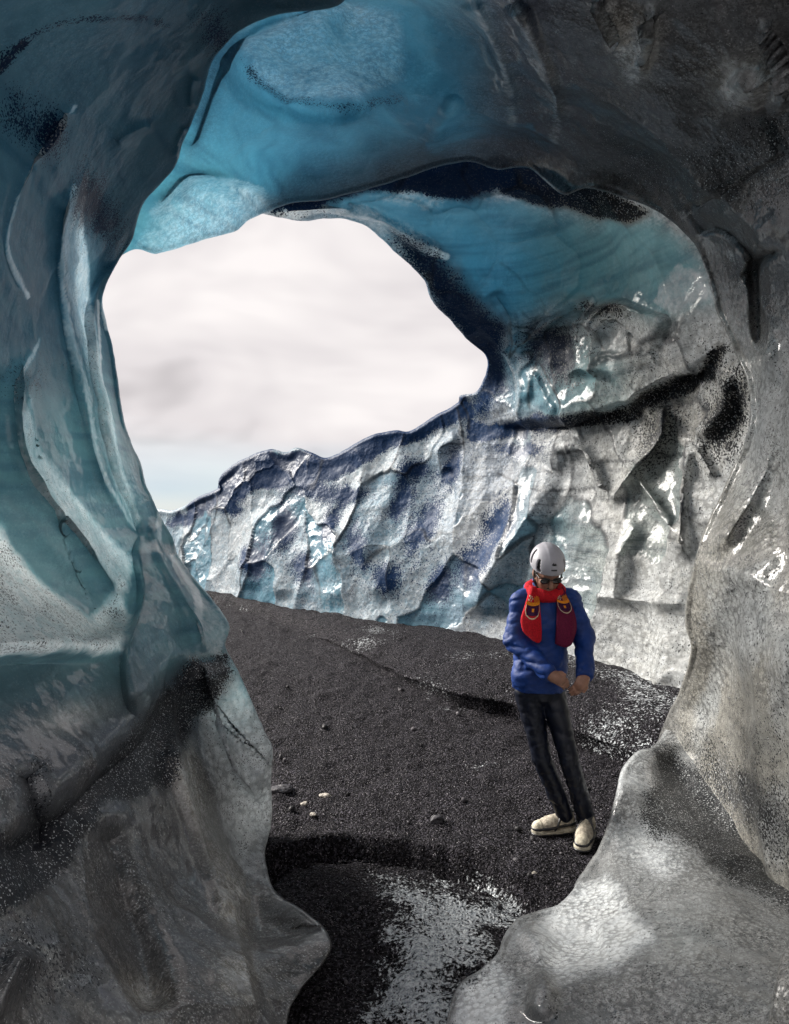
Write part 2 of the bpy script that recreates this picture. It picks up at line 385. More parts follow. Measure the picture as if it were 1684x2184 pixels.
ARCH_D = [(120, 660, 5.2), (285, 532, 5.7), (400, 520, 6.0), (500, 495, 6.3), (570, 453, 6.6), (700, 425, 6.6), (850, 385, 6.4), (1000, 345, 6.0), (1130, 362, 5.7), (1200, 415, 5.4), (1310, 415, 5.2), (1400, 450, 4.9),
          (1510, 590, 4.6), (1560, 730, 4.5), (1600, 850, 4.4), (1590, 950, 4.3), (1500, 1140, 4.3), (1465, 1250, 4.4), (1460, 1330, 4.5), (1450, 1470, 4.9), (1400, 1590, 5.3),
          (450, 400, 5.7), (430, 250, 4.9), (620, 100, 4.3), (800, 150, 4.7), (700, 300, 5.7), (900, 250, 5.1), (1000, 100, 4.1), (740, -100, 3.4),
          (1200, 200, 4.1), (1400, 300, 4.0), (1600, 200, 3.2), (1684, 500, 3.4), (1684, 900, 3.5), (1684, 1200, 3.4), (1600, 1400, 3.6), (1684, 1600, 3.3), (1600, 1760, 3.9),
          (2150, 500, 2.4), (2150, 1200, 2.3), (2150, 2000, 2.2), (1600, -480, 2.2), (1000, -500, 2.3), (400, -500, 2.4), (0, -100, 3.8), (-150, 400, 4.2)]
ARCH_F = [('step', [(400, 330), (430, 240), (470, 140), (540, 66), (640, 30), (740, 10)], -0.14, 9, True, 120), ('ridge', [(480, 330), (500, 250), (560, 290), (640, 330)], 0.05, 20), ('ridge', [(560, 470), (480, 395), (420, 385), (330, 450)], 0.10, 16), ('step', [(330, 470), (400, 388), (480, 388), (560, 415), (600, 440)], 0.22, 10, True, 90),
          ('step', [(760, 20), (640, 30), (540, 80), (505, 130), (520, 190), (600, 235), (720, 250), (830, 220)], -0.30, 30, True, 200),
          ('ridge', [(1000, 0), (1040, 80), (1075, 170), (1100, 260)], 0.12, 22), ('ridge', [(1095, 0), (1130, 90), (1165, 190), (1185, 300)], 0.16, 26),
          ('ridge', [(1260, 0), (1300, 80), (1320, 130)], 0.10, 16), ('ridge', [(1375, 40), (1375, 110), (1350, 170)], 0.14, 16), ('ridge', [(1620, 60), (1660, 130), (1690, 220)], 0.10, 14),
          ('ridge', [(980, 200), (930, 280), (900, 330)], 0.10, 18), ('ridge', [(1560, 160), (1600, 200), (1640, 170), (1680, 250)], 0.14, 24),
          ('ridge', [(1000, 345), (1080, 370), (1150, 380), (1220, 420), (1300, 400), (1400, 455), (1490, 560)], 0.10, 20),
          ('step', [(1440, 450), (1550, 390), (1684, 330)], 0.07, 9, True, 150),
          ('step', [(1490, 505), (1530, 490), (1580, 520), (1600, 560), (1570, 600)], -0.10, 7, True, 80),
          ('ridge', [(1640, 700), (1625, 850), (1610, 1000), (1560, 1100), (1520, 1200)], 0.16, 26), ('ridge', [(1690, 520), (1620, 560), (1615, 660), (1625, 760)], -0.14, 14),
          ('step', [(1500, 1160), (1560, 1090), (1600, 1060), (1640, 1110), (1660, 1200), (1610, 1280)], -0.05, 30, True, 140),
          ('ridge', [(1600, 1230), (1550, 1350), (1500, 1500), (1490, 1560)], -0.10, 34), ('ridge', [(1684, 1330), (1650, 1450), (1600, 1600)], 0.10, 40)]
def paint_arch(u, v, X, cre):
    uu, vv = warp(u, v, X)
    vault = poly_mask([(250, 640), (330, 380), (400, 200), (500, -100), (640, -400), (1000, -400), (1040, 40), (1080, 240), (1000, 330), (900, 360), (700, 440), (500, 560)], uu, vv, 120)
    vault = np.maximum(vault, smooth(520, 380, u))
    dome = poly_mask([(520, 100), (620, 30), (760, 15), (850, 60), (860, 170), (760, 215), (640, 210), (540, 170)], u, v, 14)
    domerim = poly_mask([(515, 110), (560, 170), (640, 205), (760, 218), (870, 190), (870, 225), (760, 245), (620, 232), (530, 180)], uu * .5 + u * .5, vv * .5 + v * .5, 10)
    lowl = poly_mask([(270, 560), (330, 440), (400, 390), (500, 390), (600, 430), (560, 480), (420, 540)], u, v, 14)
    white = 0.16 * dome + 0.18 * lowl + 0.8 * blob(uu, vv, 1580, 175, 45, 35, 30) + 0.5 * blob(uu, vv, 1350, 120, 22, 50, 20) + .3 * blob(uu, vv, 1310, 60, 12, 60, -15)  # the roof blobs are golden glints painted in as pale colour
    pil = smooth(560, 900, v) * smooth(1380, 1500, u)
    patches = np.maximum.reduce([blob(uu, vv, 1590, 1310, 60, 110, 20), 1.0 * blob(uu, vv, 1645, 880, 60, 260, 8), 0.8 * blob(uu, vv, 1500, 1490, 14, 90, 8), 0.9 * blob(uu, vv, 1680, 1420, 40, 120), 0.8 * blob(uu, vv, 1480, 560, 30, 70, -30), .7 * blob(uu, vv, 1670, 1760, 40, 70)])  # sky reflections on the pillar, painted as white ice
    white = white + pil * patches
    bub = poly_mask([(1560, 1090), (1605, 1060), (1645, 1110), (1650, 1180), (1600, 1220), (1530, 1200), (1520, 1140)], u, v, 12)
    def rid(pts, w):
        S, T = line_dist(pts, u + (uu - u) * .2, v + (vv - v) * .2, margin=80); return np.exp(-(S / w) ** 2)
    lip_light = np.maximum.reduce([rid([(1000, 350), (1070, 368), (1140, 372), (1205, 425), (1260, 412), (1320, 425), (1405, 462), (1470, 520), (1505, 590), (1520, 640)], 9), 0.8 * rid([(1400, 470), (1450, 510), (1490, 570), (1510, 620)], 16), 0.6 * rid([(1490, 500), (1530, 492), (1575, 520)], 6), .8 * blob(u, v, 1560, 545, 12, 22, -30)])  # bright rim of the arch: sky light painted white along the lip
    fold = np.maximum.reduce([rid(p, 11) for p in ([(1000, 0), (1040, 80), (1075, 170), (1100, 260)], [(1095, 0), (1130, 90), (1165, 190), (1185, 300)], [(1260, 0), (1300, 80), (1320, 130)], [(1375, 40), (1372, 110), (1350, 170)], [(1620, 60), (1660, 130), (1690, 220)], [(330, 452), (400, 390), (480, 388), (560, 415)])])  # reflective streaks on the roof ridges, put into the colour
    white = np.maximum(white, 0.85 * smooth(0.3, 0.8, lip_light)) + 0.30 * fold
    white = white * (1 - bub)
    silt = (1 - vault) * (0.92 - 0.25 * pil) - 0.4 * patches * pil
    ashb = np.maximum.reduce([poly_mask([(1240, 270), (1420, 300), (1684, 250), (1700, 420), (1450, 460), (1300, 380)], uu, vv, 50), blob(uu, vv, 1570, 590, 55, 45), blob(uu, vv, 1640, 640, 30, 90), blob(uu, vv, 1600, 1700, 180, 60, 38)])
    spk = (1 - vault) * (0.42 + 0.35 * ashb + 0.12 * pil) + vault * 0.06 + 0.55 * domerim * vault + 0.25 * blob(uu, vv, 560, 290, 60, 40, 45) + 0.12 * dome + 0.1 * lowl
    trl = np.clip(vault * (0.62 + 0.18 * dome + 0.06 * lowl + 0.2 * smooth(650, 420, u) - 0.2 * blob(u, v, 880, 330, 160, 90)) + (1 - vault) * (0.16) + 0.6 * pil * patches, 0, 1)
    teal = np.maximum(0.2 + 0.6 * smooth(700, 350, u) * smooth(120, 420, v), smooth(1050, 1300, u))
    blue = 0.95 * vault - 0.35 * dome - 0.3 * lowl + (1 - vault) * 0.12
    return pack(len(u), silt, blue, spk, white, trl, teal, 0.5 + 0.3 * pil, 0.10 + 0.75 * pil + .6 * blob(u, v, 1580, 175, 70, 50) + .6 * blob(u, v, 1350, 110, 40, 70))

# ---- the back wall with the torn opening onto the sky
WALL = [((450, 380), (480, 200)), ((520, 430), (540, 220)), ((566, 456), (600, 250)), ((645, 472), (720, 230)), ((720, 465), (850, 220)), ((775, 480), (1000, 220)), ((820, 515), (1100, 230)), ((844, 539), (1200, 240)), ((874, 564), (1300, 260)), ((904, 599), (1450, 300)), ((924, 644), (1600, 380)),
        ((962, 684), (1700, 500)), ((1002, 729), (1750, 650)), ((1037, 759), (1750, 780)), ((1040, 784), (1750, 950)), ((1017, 834), (1720, 1250)), ((982, 844), (1650, 1500)), ((977, 859), (1550, 1540)), ((922, 889), (1350, 1530)), ((877, 919), (1200, 1500)), ((842, 917), (1080, 1470)),
        ((780, 934), (950, 1450)), ((700, 976), (820, 1420)), ((665, 964), (760, 1410)), ((635, 954), (710, 1400)), ((610, 964), (660, 1390)), ((575, 957), (600, 1380)), ((520, 979), (540, 1370)), ((480, 1004), (480, 1360)), ((467, 1024), (430, 1350)), ((470, 1039), (400, 1350)), ((425, 1059), (350, 1340)), ((375, 1086), (280, 1330)), ((320, 1084), (180, 1320)), ((200, 1086), (50, 1310)), ((50, 1090), (-150, 1320))]
WALL_D = [(510, 1275, 12), (700, 1310, 10.3), (1000, 1350, 8.9), (1260, 1410, 7.3), (1450, 1470, 6.2), (1650, 1500, 5.4), (380, 1090, 14.5), (50, 1090, 20), (470, 1030, 13.2), (575, 957, 12.4), (700, 976, 11.5), (842, 917, 10.6), (977, 859, 9.8), (1040, 784, 9), (962, 684, 8.4), (902, 599, 8),
          (820, 515, 7.6), (720, 465, 7.3), (565, 455, 7.0), (450, 380, 6.8), (900, 460, 7.4), (1000, 420, 7.2), (1100, 560, 7.7), (1300, 560, 6.9), (1480, 580, 5.9), (1200, 430, 6.8), (1350, 460, 6.2), (1600, 400, 5.2), (1250, 720, 7.4), (1450, 750, 6.2), (1400, 900, 6.8), (1150, 880, 8.3), (1200, 1100, 7.9),
          (1450, 1200, 6.4), (1000, 1150, 9.2), (700, 1150, 10.8), (500, 1150, 12.6), (1700, 700, 5), (1700, 1200, 5.2), (600, 250, 6.2), (1000, 230, 6.2), (0, 1260, 17)]
WALL_F = [('ridge', [(570, 455), (680, 445), (790, 460), (880, 510), (950, 540)], 0.12, 12),
          ('step', [(1540, 740), (1480, 790), (1400, 830), (1320, 870), (1220, 895), (1120, 905), (1030, 900)], -0.35, 12, True, 130),
          ('step', [(1440, 690), (1380, 665), (1300, 640), (1240, 690), (1290, 740)], 0.22, 8, True, 80),
          ('ridge', [(1050, 620), (1090, 690), (1090, 760)], 0.19, 15), ('ridge', [(1090, 760), (1170, 690), (1240, 650)], 0.14, 13), ('ridge', [(1120, 860), (1130, 800), (1160, 850), (1190, 890)], 0.12, 13),
          ('step', [(1200, 800), (1290, 800), (1335, 840), (1320, 870)], 0.25, 10, True, 80),
          ('ridge', [(830, 1290), (770, 1200), (800, 1100), (850, 1000), (880, 930)], 0.14, 28), ('ridge', [(690, 1300), (720, 1200), (690, 1100), (740, 1000)], 0.14, 31), ('ridge', [(600, 1280), (590, 1180), (560, 1080)], 0.14, 28), ('ridge', [(520, 1260), (540, 1180), (590, 1060)], 0.14, 26),
          ('ridge', [(1000, 1320), (1040, 1220), (1120, 1100), (1190, 1000)], 0.26, 26), ('ridge', [(1190, 1010), (1190, 960), (1240, 960), (1270, 1020), (1290, 1060)], 0.17, 13), ('ridge', [(1290, 1080), (1340, 1010), (1400, 940), (1420, 860)], 0.21, 15),
          ('ridge', [(1350, 1010), (1400, 1080), (1460, 1180)], 0.15, 13), ('ridge', [(1470, 940), (1450, 1080), (1460, 1200)], 0.15, 13), ('ridge', [(1550, 790), (1540, 870), (1480, 940)], 0.17, 18), ('ridge', [(1480, 950), (1520, 1020)], 0.12, 13),
          ('ridge', [(950, 1010), (930, 960), (980, 930)], 0.15, 15), ('ridge', [(1180, 1100), (1120, 1230), (1060, 1330)], -0.15, 40), ('ridge', [(1300, 1300), (1320, 1180), (1360, 1100)], 0.15, 18), ('ridge', [(1250, 1270), (1350, 1280), (1460, 1290)], 0.11, 13)]
CRACKS = [[(1090, 765), (1130, 720), (1170, 690)], [(1050, 615), (1085, 670), (1090, 760)], [(1245, 700), (1265, 720), (1280, 745)], [(1235, 620), (1250, 650), (1230, 680)], [(1180, 640), (1200, 620), (1240, 625)], [(980, 850), (995, 880), (1000, 915)], [(1195, 910), (1185, 960), (1180, 1010)], [(1185, 965), (1230, 965), (1265, 1000), (1290, 1060)],
          [(1290, 1070), (1340, 1010), (1400, 940), (1425, 850)], [(1345, 1010), (1390, 1060), (1410, 1090)], [(1300, 1068), (1400, 1065), (1460, 1060)], [(1060, 1010), (1150, 1045), (1280, 1040)], [(1480, 945), (1510, 985), (1530, 1030)], [(1465, 945), (1455, 1060), (1450, 1150), (1465, 1200)], [(1250, 985), (1340, 980), (1460, 970)], [(930, 1000), (935, 960), (990, 945)], [(1100, 700), (1170, 705), (1240, 690)], [(1130, 870), (1125, 820), (1150, 760)], [(1150, 780), (1200, 860), (1190, 895)], [(1000, 600), (1040, 560), (1100, 540)], [(880, 500), (910, 460), (930, 430)], [(1100, 560), (1180, 560), (1230, 580)]]
def paint_wall(u, v, X, facets):
    cre, cell = facets
    uu, vv = warp(u, v, X, 26, 1.1)
    panel = poly_mask([(700, 400), (900, 420), (1050, 400), (1250, 470), (1400, 440), (1500, 560), (1530, 650), (1420, 680), (1250, 660), (1080, 700), (980, 640), (900, 540), (800, 480)], uu, vv, 45)
    navy = poly_mask([(600, 440), (720, 380), (1000, 330), (1130, 350), (1380, 440), (1350, 470), (1240, 470), (1130, 440), (1060, 400), (1000, 430), (880, 400), (740, 430)], uu, vv, 16)
    edge = poly_mask([(840, 510), (930, 540), (1000, 620), (1080, 700), (1070, 820), (990, 900), (1040, 780), (960, 680), (900, 590)], uu, vv, 30)
    ridge_top = poly_mask([(360, 1120), (470, 1000), (560, 950), (700, 960), (850, 900), (990, 840), (1000, 880), (860, 950), (720, 1010), (560, 1040), (470, 1070), (400, 1120)], uu, vv, 12)
    mid = smooth(1100, 1000, u) * smooth(1180, 1010, v)
    leftw = smooth(1050, 850, u)
    band = poly_mask([(1540, 730), (1500, 760), (1400, 830), (1300, 880), (1100, 900), (1000, 900), (1000, 940), (1200, 920), (1330, 890), (1430, 850), (1520, 790)], uu, vv, 12)
    darkr = np.maximum(blob(uu, vv, 1550, 880, 50, 110, 12), 0.7 * blob(uu, vv, 1400, 930, 50, 80, 20))
    pockets = np.clip(np.sum([blob(uu, vv, *b) for b in [(955, 1000, 22, 40, 20), (850, 1060, 25, 45), (700, 1120, 28, 40), (600, 1120, 22, 45), (1010, 1200, 30, 50, 30), (660, 1040, 60, 22), (780, 1170, 18, 50), (490, 1080, 30, 20), (1180, 740, 45, 60), (1270, 660, 60, 25, 20), (550, 1200, 20, 50, 15), (640, 1210, 16, 40), (900, 1130, 22, 60, 15), (740, 1060, 30, 22), (830, 1230, 25, 30), (930, 1240, 22, 40, 20), (1060, 1120, 25, 50, 25), (1110, 960, 50, 14), (880, 1000, 30, 20)]], 0), 0, 1)
    ash = np.clip(navy + edge * 0.75 + ridge_top * 0.9 + band * 0.95 + darkr * 0.7 + pockets * 0.75, 0, 1)
    def rid(pts, w):
        S, T = line_dist(pts, u + (uu - u) * .25, v + (vv - v) * .25, margin=60); return np.exp(-(S / w) ** 2)
    cracks = np.clip(sum(rid(p, 3.0) for p in CRACKS), 0, 1) * (1 - panel) * 0.8
    bluelow = poly_mask([(1130, 1100), (1210, 1090), (1180, 1200), (1090, 1330), (1000, 1330), (1050, 1220)], uu, vv, 20)
    gre = poly_mask([(1080, 740), (1200, 700), (1330, 780), (1330, 870), (1180, 900), (1090, 860)], uu, vv, 30)
    blue = np.clip(panel * 0.95 + 0.45 * bluelow + 0.6 * gre + leftw * 0.58 + 0.35 * navy + edge * .5 + 0.30 * (1 - panel) * (cell < 0.3), 0, 1)
    silt = np.clip(0.30 * (1 - panel) * smooth(1000, 1350, u) + 1.0 * ash - 0.05, 0, 1)
    white = np.clip((1 - panel) * (0.34 + 0.35 * fbm(X * np.array((1.2, 1.2, 0.7)), 3, 41) + 0.95 * (cell - 0.5)), 0, 1) * (1 - ash) + 0.8 * poly_mask([(1390, 640), (1450, 570), (1510, 600), (1520, 640), (1440, 660)], uu, vv, 10) * 0.8
    white = np.clip(white * (1 - 0.7 * bluelow) * (1 - 0.5 * gre), 0, 1)
    white = np.maximum(white, 0.8 * smooth(.35, .8, rid([(570, 458), (640, 460), (700, 452), (770, 462), (830, 490), (890, 525), (950, 545)], 9)))
    spk = np.clip(0.42 * (1 - panel) + 0.05 + 0.85 * ash , 0, 1)
    trl = np.clip(0.66 * panel + 0.52 * (1 - panel) - 0.5 * ash, 0.05, 1)
    teal = 0.1 + 0.9 * smooth(1050, 1300, u)
    return pack(len(u), silt, blue, spk, white, trl, teal, 0.12 + 0.6 * panel + 0.5 * (cell < 0.35), 0.9 * smooth(950, 1350, u)) + (np.clip(0.75 * cre * (1 - 0.85 * panel) + cracks, 0, 1),)

# ---- the fluted wall on the left
LEFT = [((790, -260), (-520, -420)), ((765, -120), (-520, -330)), ((735, 3), (-520, -250)), ((600, 30), (-520, -100)), ((540, 50), (-520, -20)), ((500, 76), (-520, 60)), ((455, 130), (-520, 140)), ((435, 195), (-520, 220)), ((415, 250), (-520, 290)), ((390, 310), (-520, 350)), ((375, 355), (-520, 400)), ((340, 395), (-520, 450)), ((305, 440), (-520, 500)), ((280, 515), (-520, 570)),
        ((250, 564), (-520, 620)), ((227, 609), (-520, 660)), ((220, 649), (-520, 700)), ((230, 694), (-520, 740)), ((245, 759), (-520, 800)), ((255, 829), (-520, 860)), ((267, 899), (-520, 920)), ((282, 948), (-520, 970)), ((300, 985), (-520, 1010)), ((312, 1030), (-520, 1060)), ((330, 1074), (-520, 1110)), ((350, 1115), (-520, 1160)),
        ((370, 1150), (-520, 1210)), ((382, 1185), (-520, 1260)), ((425, 1245), (-520, 1320)), ((460, 1285), (-520, 1380)), ((490, 1335), (-520, 1440)), ((480, 1375), (-520, 1490)), ((495, 1405), (-520, 1540)), ((530, 1475), (-520, 1620)), ((560, 1545), (-520, 1700)), ((581, 1595), (-520, 1760)), ((580, 1665), (-520, 1830)),
        ((579, 1758), (-520, 1930)), ((566, 1818), (-520, 2000)), ((575, 1868), (-520, 2060)), ((592, 1905), (-520, 2110)), ((650, 1943), (-520, 2180)), ((695, 1983), (-520, 2240)), ((707, 2018), (-520, 2290)), ((695, 2048), (-520, 2330)), ((670, 2078), (-520, 2380)), ((640, 2115), (-520, 2440)), ((615, 2170), (-520, 2520)), ((600, 2350), (-520, 2650)), ((580, 2550), (-520, 2800))]
LEFT_D = [(800, -450, 2.4), (735, 5, 3.6), (540, 50, 3.8), (435, 195, 4.2), (375, 355, 4.6), (280, 515, 5.0), (222, 650, 5.1), (255, 829, 5.2), (340, 1094, 5.2), (382, 1185, 5.1), (492, 1335, 4.7), (495, 1405, 4.6), (582, 1585, 4.35), (580, 1758, 4.2), (566, 1818, 4.0), (590, 1903, 3.55), (650, 1943, 3.3), (707, 2018, 3.0), (670, 2078, 2.85), (615, 2184, 2.55),
          (0, 200, 2.8), (0, 600, 3.0), (150, 450, 3.7), (0, 1000, 3.1), (150, 900, 4.0), (0, 1400, 2.8), (250, 1350, 3.7), (0, 1700, 2.3), (300, 1700, 3.1), (0, 2184, 1.7), (300, 2100, 2.3), (450, 2000, 2.75), (500, 2150, 2.4), (300, 50, 3.0), (150, 1150, 3.6), (400, 1650, 3.6),
          (-500, -400, 1.7), (-500, 400, 2.0), (-500, 1200, 2.0), (-500, 2000, 1.5), (-500, 2700, 1.2), (580, 2550, 2.2)]
LEFT_F = [('ridge', [(165, 232), (120, 290), (70, 360), (35, 440), (15, 530), (38, 630)], 0.03, 9), ('ridge', [(75, 725), (48, 820), (45, 900), (60, 980), (110, 1065), (180, 1150), (235, 1240)], 0.05, 9),
          ('ridge', [(170, 395), (142, 460), (133, 560), (137, 650), (160, 780), (190, 900), (230, 1030), (285, 1130)], 0.05, 9), ('ridge', [(205, 600), (190, 680), (195, 790), (210, 890), (245, 1010), (285, 1110)], 0.03, 9), ('ridge', [(248, 575), (222, 640), (228, 700)], 0.05, 9), ('ridge', [(420, 165), (412, 190), (410, 235)], 0.05, 9), ('ridge', [(400, 273), (385, 300), (380, 340)], 0.05, 9),
          ('step', [(280, 540), (215, 590), (190, 680), (195, 780), (215, 900), (245, 1010), (290, 1110), (300, 1180)], 0.22, 9, True, 200),
          ('ridge', [(200, 390), (160, 430), (140, 520), (138, 620), (160, 760), (190, 900), (230, 1030), (280, 1120)], 0.14, 18),
          ('ridge', [(195, 620), (190, 740), (205, 860), (235, 960)], 0.08, 14), ('ridge', [(90, 340), (50, 430), (25, 520), (38, 620)], 0.05, 14),
          ('ridge', [(70, 730), (45, 850), (55, 960), (110, 1060), (190, 1150), (250, 1250), (270, 1330)], 0.16, 22), ('ridge', [(-60, 1060), (20, 1150), (100, 1230), (190, 1300), (260, 1370)], -0.30, 60),
          ('step', [(-420, 1425), (-200, 1415), (0, 1395), (100, 1390), (180, 1392), (250, 1375), (300, 1340)], 0.40, 26, True, 200),
          ('step', [(300, 1140), (290, 1180), (300, 1260), (280, 1340), (265, 1420), (285, 1540)], 0.25, 10, True, 200),
          ('ridge', [(330, 1100), (330, 1150), (350, 1200), (390, 1260), (430, 1330), (440, 1400)], 0.12, 14),
          ('ridge', [(160, 230), (120, 300), (80, 350)], 0.05, 16), ('ridge', [(330, 270), (280, 290), (250, 320)], 0.06, 12),
          ('step', [(430, 1400), (440, 1480), (465, 1560), (500, 1650), (560, 1720)], 0.14, 8, True, 90),
          ('step', [(375, 1480), (385, 1600), (430, 1730), (490, 1830), (540, 1940), (545, 2020)], -0.18, 10, True, 140),
          ('step', [(540, 1900), (520, 1960), (535, 2050), (560, 2120), (590, 2184), (600, 2260)], -0.08, 9, True, 160),
          ('step', [(420, 1385), (350, 1450), (280, 1560), (180, 1650), (60, 1750), (-60, 1850)], -0.25, 30, True, 240),
          ('ridge', [(370, 1560), (420, 1720), (470, 1850), (510, 1960)], 0.16, 34), ('ridge', [(200, 1750), (240, 1900), (300, 2050), (330, 2184)], -0.12, 40), ('ridge', [(40, 1640), (70, 1750), (80, 1830)], -0.18, 18), ('ridge', [(60, 2020), (20, 2100), (-20, 2184)], 0.14, 26)]
def paint_left(u, v, X, cre):
    uu, vv = warp(u, v, X, 16, 2.2)
    low = smooth(1420, 1640, v + (u - 250) * 0.25 * (u < 400))
    lower_plate = poly_mask([(490, 1390), (580, 1590), (585, 1800), (600, 1900), (500, 1820), (440, 1600), (430, 1440)], uu, vv, 14)
    up = 1 - low
    def rid(pts, w):
        S, T = line_dist(pts, uu * .4 + u * .6, vv * .4 + v * .6, margin=100); return np.exp(-(S / w) ** 2)
    wr = np.maximum.reduce([0.6 * rid([(150, 240), (120, 290), (95, 330)], 9), .7 * rid([(210, 640), (215, 780), (235, 900)], 5), .9 * rid([(345, 1090), (345, 1160), (385, 1210), (420, 1270), (440, 1340)], 9)])  # highlights on the ridge crests, painted white
    blade_light = np.maximum(poly_mask([(170, 398), (205, 388), (190, 450), (186, 560), (196, 660), (212, 770), (238, 900), (258, 1000), (298, 1105), (286, 1132), (242, 1035), (206, 930), (176, 800), (152, 700), (139, 600), (140, 500)], u + (uu - u) * .25, v + (vv - v) * .25, 5), poly_mask([(72, 850), (82, 900), (104, 960), (160, 1050), (236, 1140), (282, 1195), (276, 1262), (200, 1182), (112, 1082), (62, 985), (58, 900)], u + (uu - u) * .4, v + (vv - v) * .4, 7))  # sky reflection along the wet blades, painted as cream white
    bowl_light = poly_mask([(-300, 1120), (-20, 1090), (30, 1160), (110, 1250), (200, 1320), (265, 1240), (275, 1330), (262, 1385), (120, 1392), (-300, 1420)], uu, vv, 10)  # upward-facing hollow whose bright reflection is painted white, with ash specks
    thin = np.maximum.reduce([rid([(165, 232), (120, 290), (70, 360), (35, 440), (15, 530), (38, 630)], 4), rid([(75, 725), (48, 820), (45, 900), (60, 980), (110, 1065), (180, 1150)], 4.5), rid([(170, 395), (142, 460), (133, 560), (137, 650), (160, 780), (190, 900), (230, 1030), (285, 1130)], 4), rid([(248, 575), (222, 640), (228, 700)], 4), rid([(400, 273), (385, 300), (380, 340)], 3)])  # narrow painted glints on the sharpest ridges
    wr = np.maximum.reduce([smooth(0.35, 0.8, wr), 0.7 * smooth(0.3, 0.7, thin), 0.85 * blade_light * (0.75 + 0.5 * fbm(X * 7, 3, 88))])
    fold_light = np.clip(blob(uu, vv, 405, 1680, 32, 110, -18) + blob(uu, vv, 500, 1910, 34, 90, -15) + 0.8 * blob(uu, vv, 500, 2070, 50, 40, 30) + 0.7 * blob(uu, vv, 300, 2120, 60, 50) + .7 * blob(uu, vv, 150, 1530, 90, 30, -15), 0, 1)  # warm highlights along the lower folds, painted into the ice colour
    white = np.clip(0.30 * fold_light + wr * up + 0.95 * bowl_light + 0.6 * lower_plate + 0.35 * poly_mask([(425, 1290), (470, 1290), (492, 1335), (470, 1400), (430, 1370)], u, v, 10), 0, 1)
    ashy = np.maximum.reduce([0.8 * poly_mask([(0, 130), (60, 90), (70, 110), (0, 170)], uu, vv, 10), .55 * blob(uu, vv, 60, 260, 90, 60, 30), 0.75 * blob(uu, vv, 220, 450, 45, 110, -15), 0.8 * blob(uu, vv, 120, 290, 40, 60), .5 * rid([(0, 130), (150, 60), (300, 50), (370, 70)], 14), 0.6 * blob(uu, vv, 470, 80, 60, 50, 30), .4 * blob(uu, vv, 60, 800, 80, 60)])
    ashlow = np.maximum.reduce([poly_mask([(420, 1400), (490, 1390), (500, 1440), (440, 1520), (400, 1560), (370, 1680), (200, 1720), (120, 1860), (0, 1960), (-200, 2000), (-200, 1850), (60, 1750), (200, 1640), (300, 1530), (370, 1450)], uu, vv, 26), 0.8 * blob(uu, vv, 60, 1720, 30, 110, 8), 0.5 * blob(uu, vv, 60, 2050, 160, 110)])
    silt = np.clip(low * 0.95 - 0.6 * lower_plate + 0.45 * smooth(1350, 1450, v) * (1 - low) + 0.2 * smooth(300, 0, v) * smooth(100, 400, u), 0, 1)
    spk = np.clip(0.22 * up + 0.34 * low + 0.95 * ashy + 0.8 * ashlow + 0.32 * bowl_light + 0.22 * blade_light + 0.15 * lower_plate, 0, 1)
    trl = np.clip((0.27 + 0.10 * smooth(600, 900, v)) * up + 0.55 * bowl_light + 0.35 * np.maximum(blade_light, thin) * up + 0.10 * low + 0.4 * lower_plate - 0.4 * ashlow, 0.03, 1)
    blue = np.clip(0.9 * up + 0.15 * low, 0, 1)
    teal = 0.15 + 0.8 * smooth(650, 950, v)
    return pack(len(u), silt, blue, spk, white, trl, teal, 0.10 + 0.8 * smooth(700, 1000, v) - 0.35 * low + 0.5 * wr, 0.14 * smooth(1500, 1900, v) + 0.35 * lower_plate + 0.75 * fold_light)

# ---- the low mound of ice in front on the right
MOUND = [((1420, 1555), (2100, 1800)), ((1392, 1592), (2120, 1950)), ((1360, 1602), (2140, 2050)), ((1328, 1640), (2160, 2150)), ((1312, 1700), (2170, 2260)), ((1298, 1755), (2170, 2360)), ((1275, 1810), (2150, 2450)), ((1246, 1855), (2100, 2540)), ((1200, 1920), (2000, 2600)), ((1150, 1942), (1850, 2640)), ((1108, 1956), (1700, 2660)),
         ((1075, 1995), (1550, 2680)), ((1062, 2030), (1400, 2690)), ((1030, 2062), (1280, 2700)), ((985, 2092), (1160, 2700)), ((962, 2140), (1060, 2700)), ((945, 2230), (980, 2700)), ((930, 2400), (930, 2720))]
MOUND_D = [(1392, 1590, 4.9), (1330, 1640, 4.55), (1300, 1750, 4.25), (1250, 1850, 3.95), (1200, 1920, 3.65), (1110, 1955, 3.5), (1070, 2000, 3.28), (1030, 2060, 3.06), (975, 2100, 2.95), (960, 2150, 2.82), (1400, 1750, 4.1), (1684, 1870, 3.55), (1684, 1720, 4.4), (1500, 1900, 3.35), (1350, 2000, 3.02), (1200, 2100, 2.78), (1684, 2184, 2.3), (1300, 2184, 2.52), (2100, 2600, 1.5), (1100, 2184, 2.62), (1000, 2500, 2.05), (2100, 2000, 2.7)]
MOUND_F = [('ridge', [(1110, 1960), (1150, 2020), (1160, 2090), (1150, 2184)], 0.07, 26), ('ridge', [(1290, 2000), (1200, 2020), (1160, 2080)], -0.07, 34), ('ridge', [(1330, 1640), (1310, 1760), (1330, 1880), (1400, 1960)], 0.06, 40), ('ridge', [(1400, 1600), (1480, 1700), (1600, 1810), (1700, 1880)], -0.12, 34)]
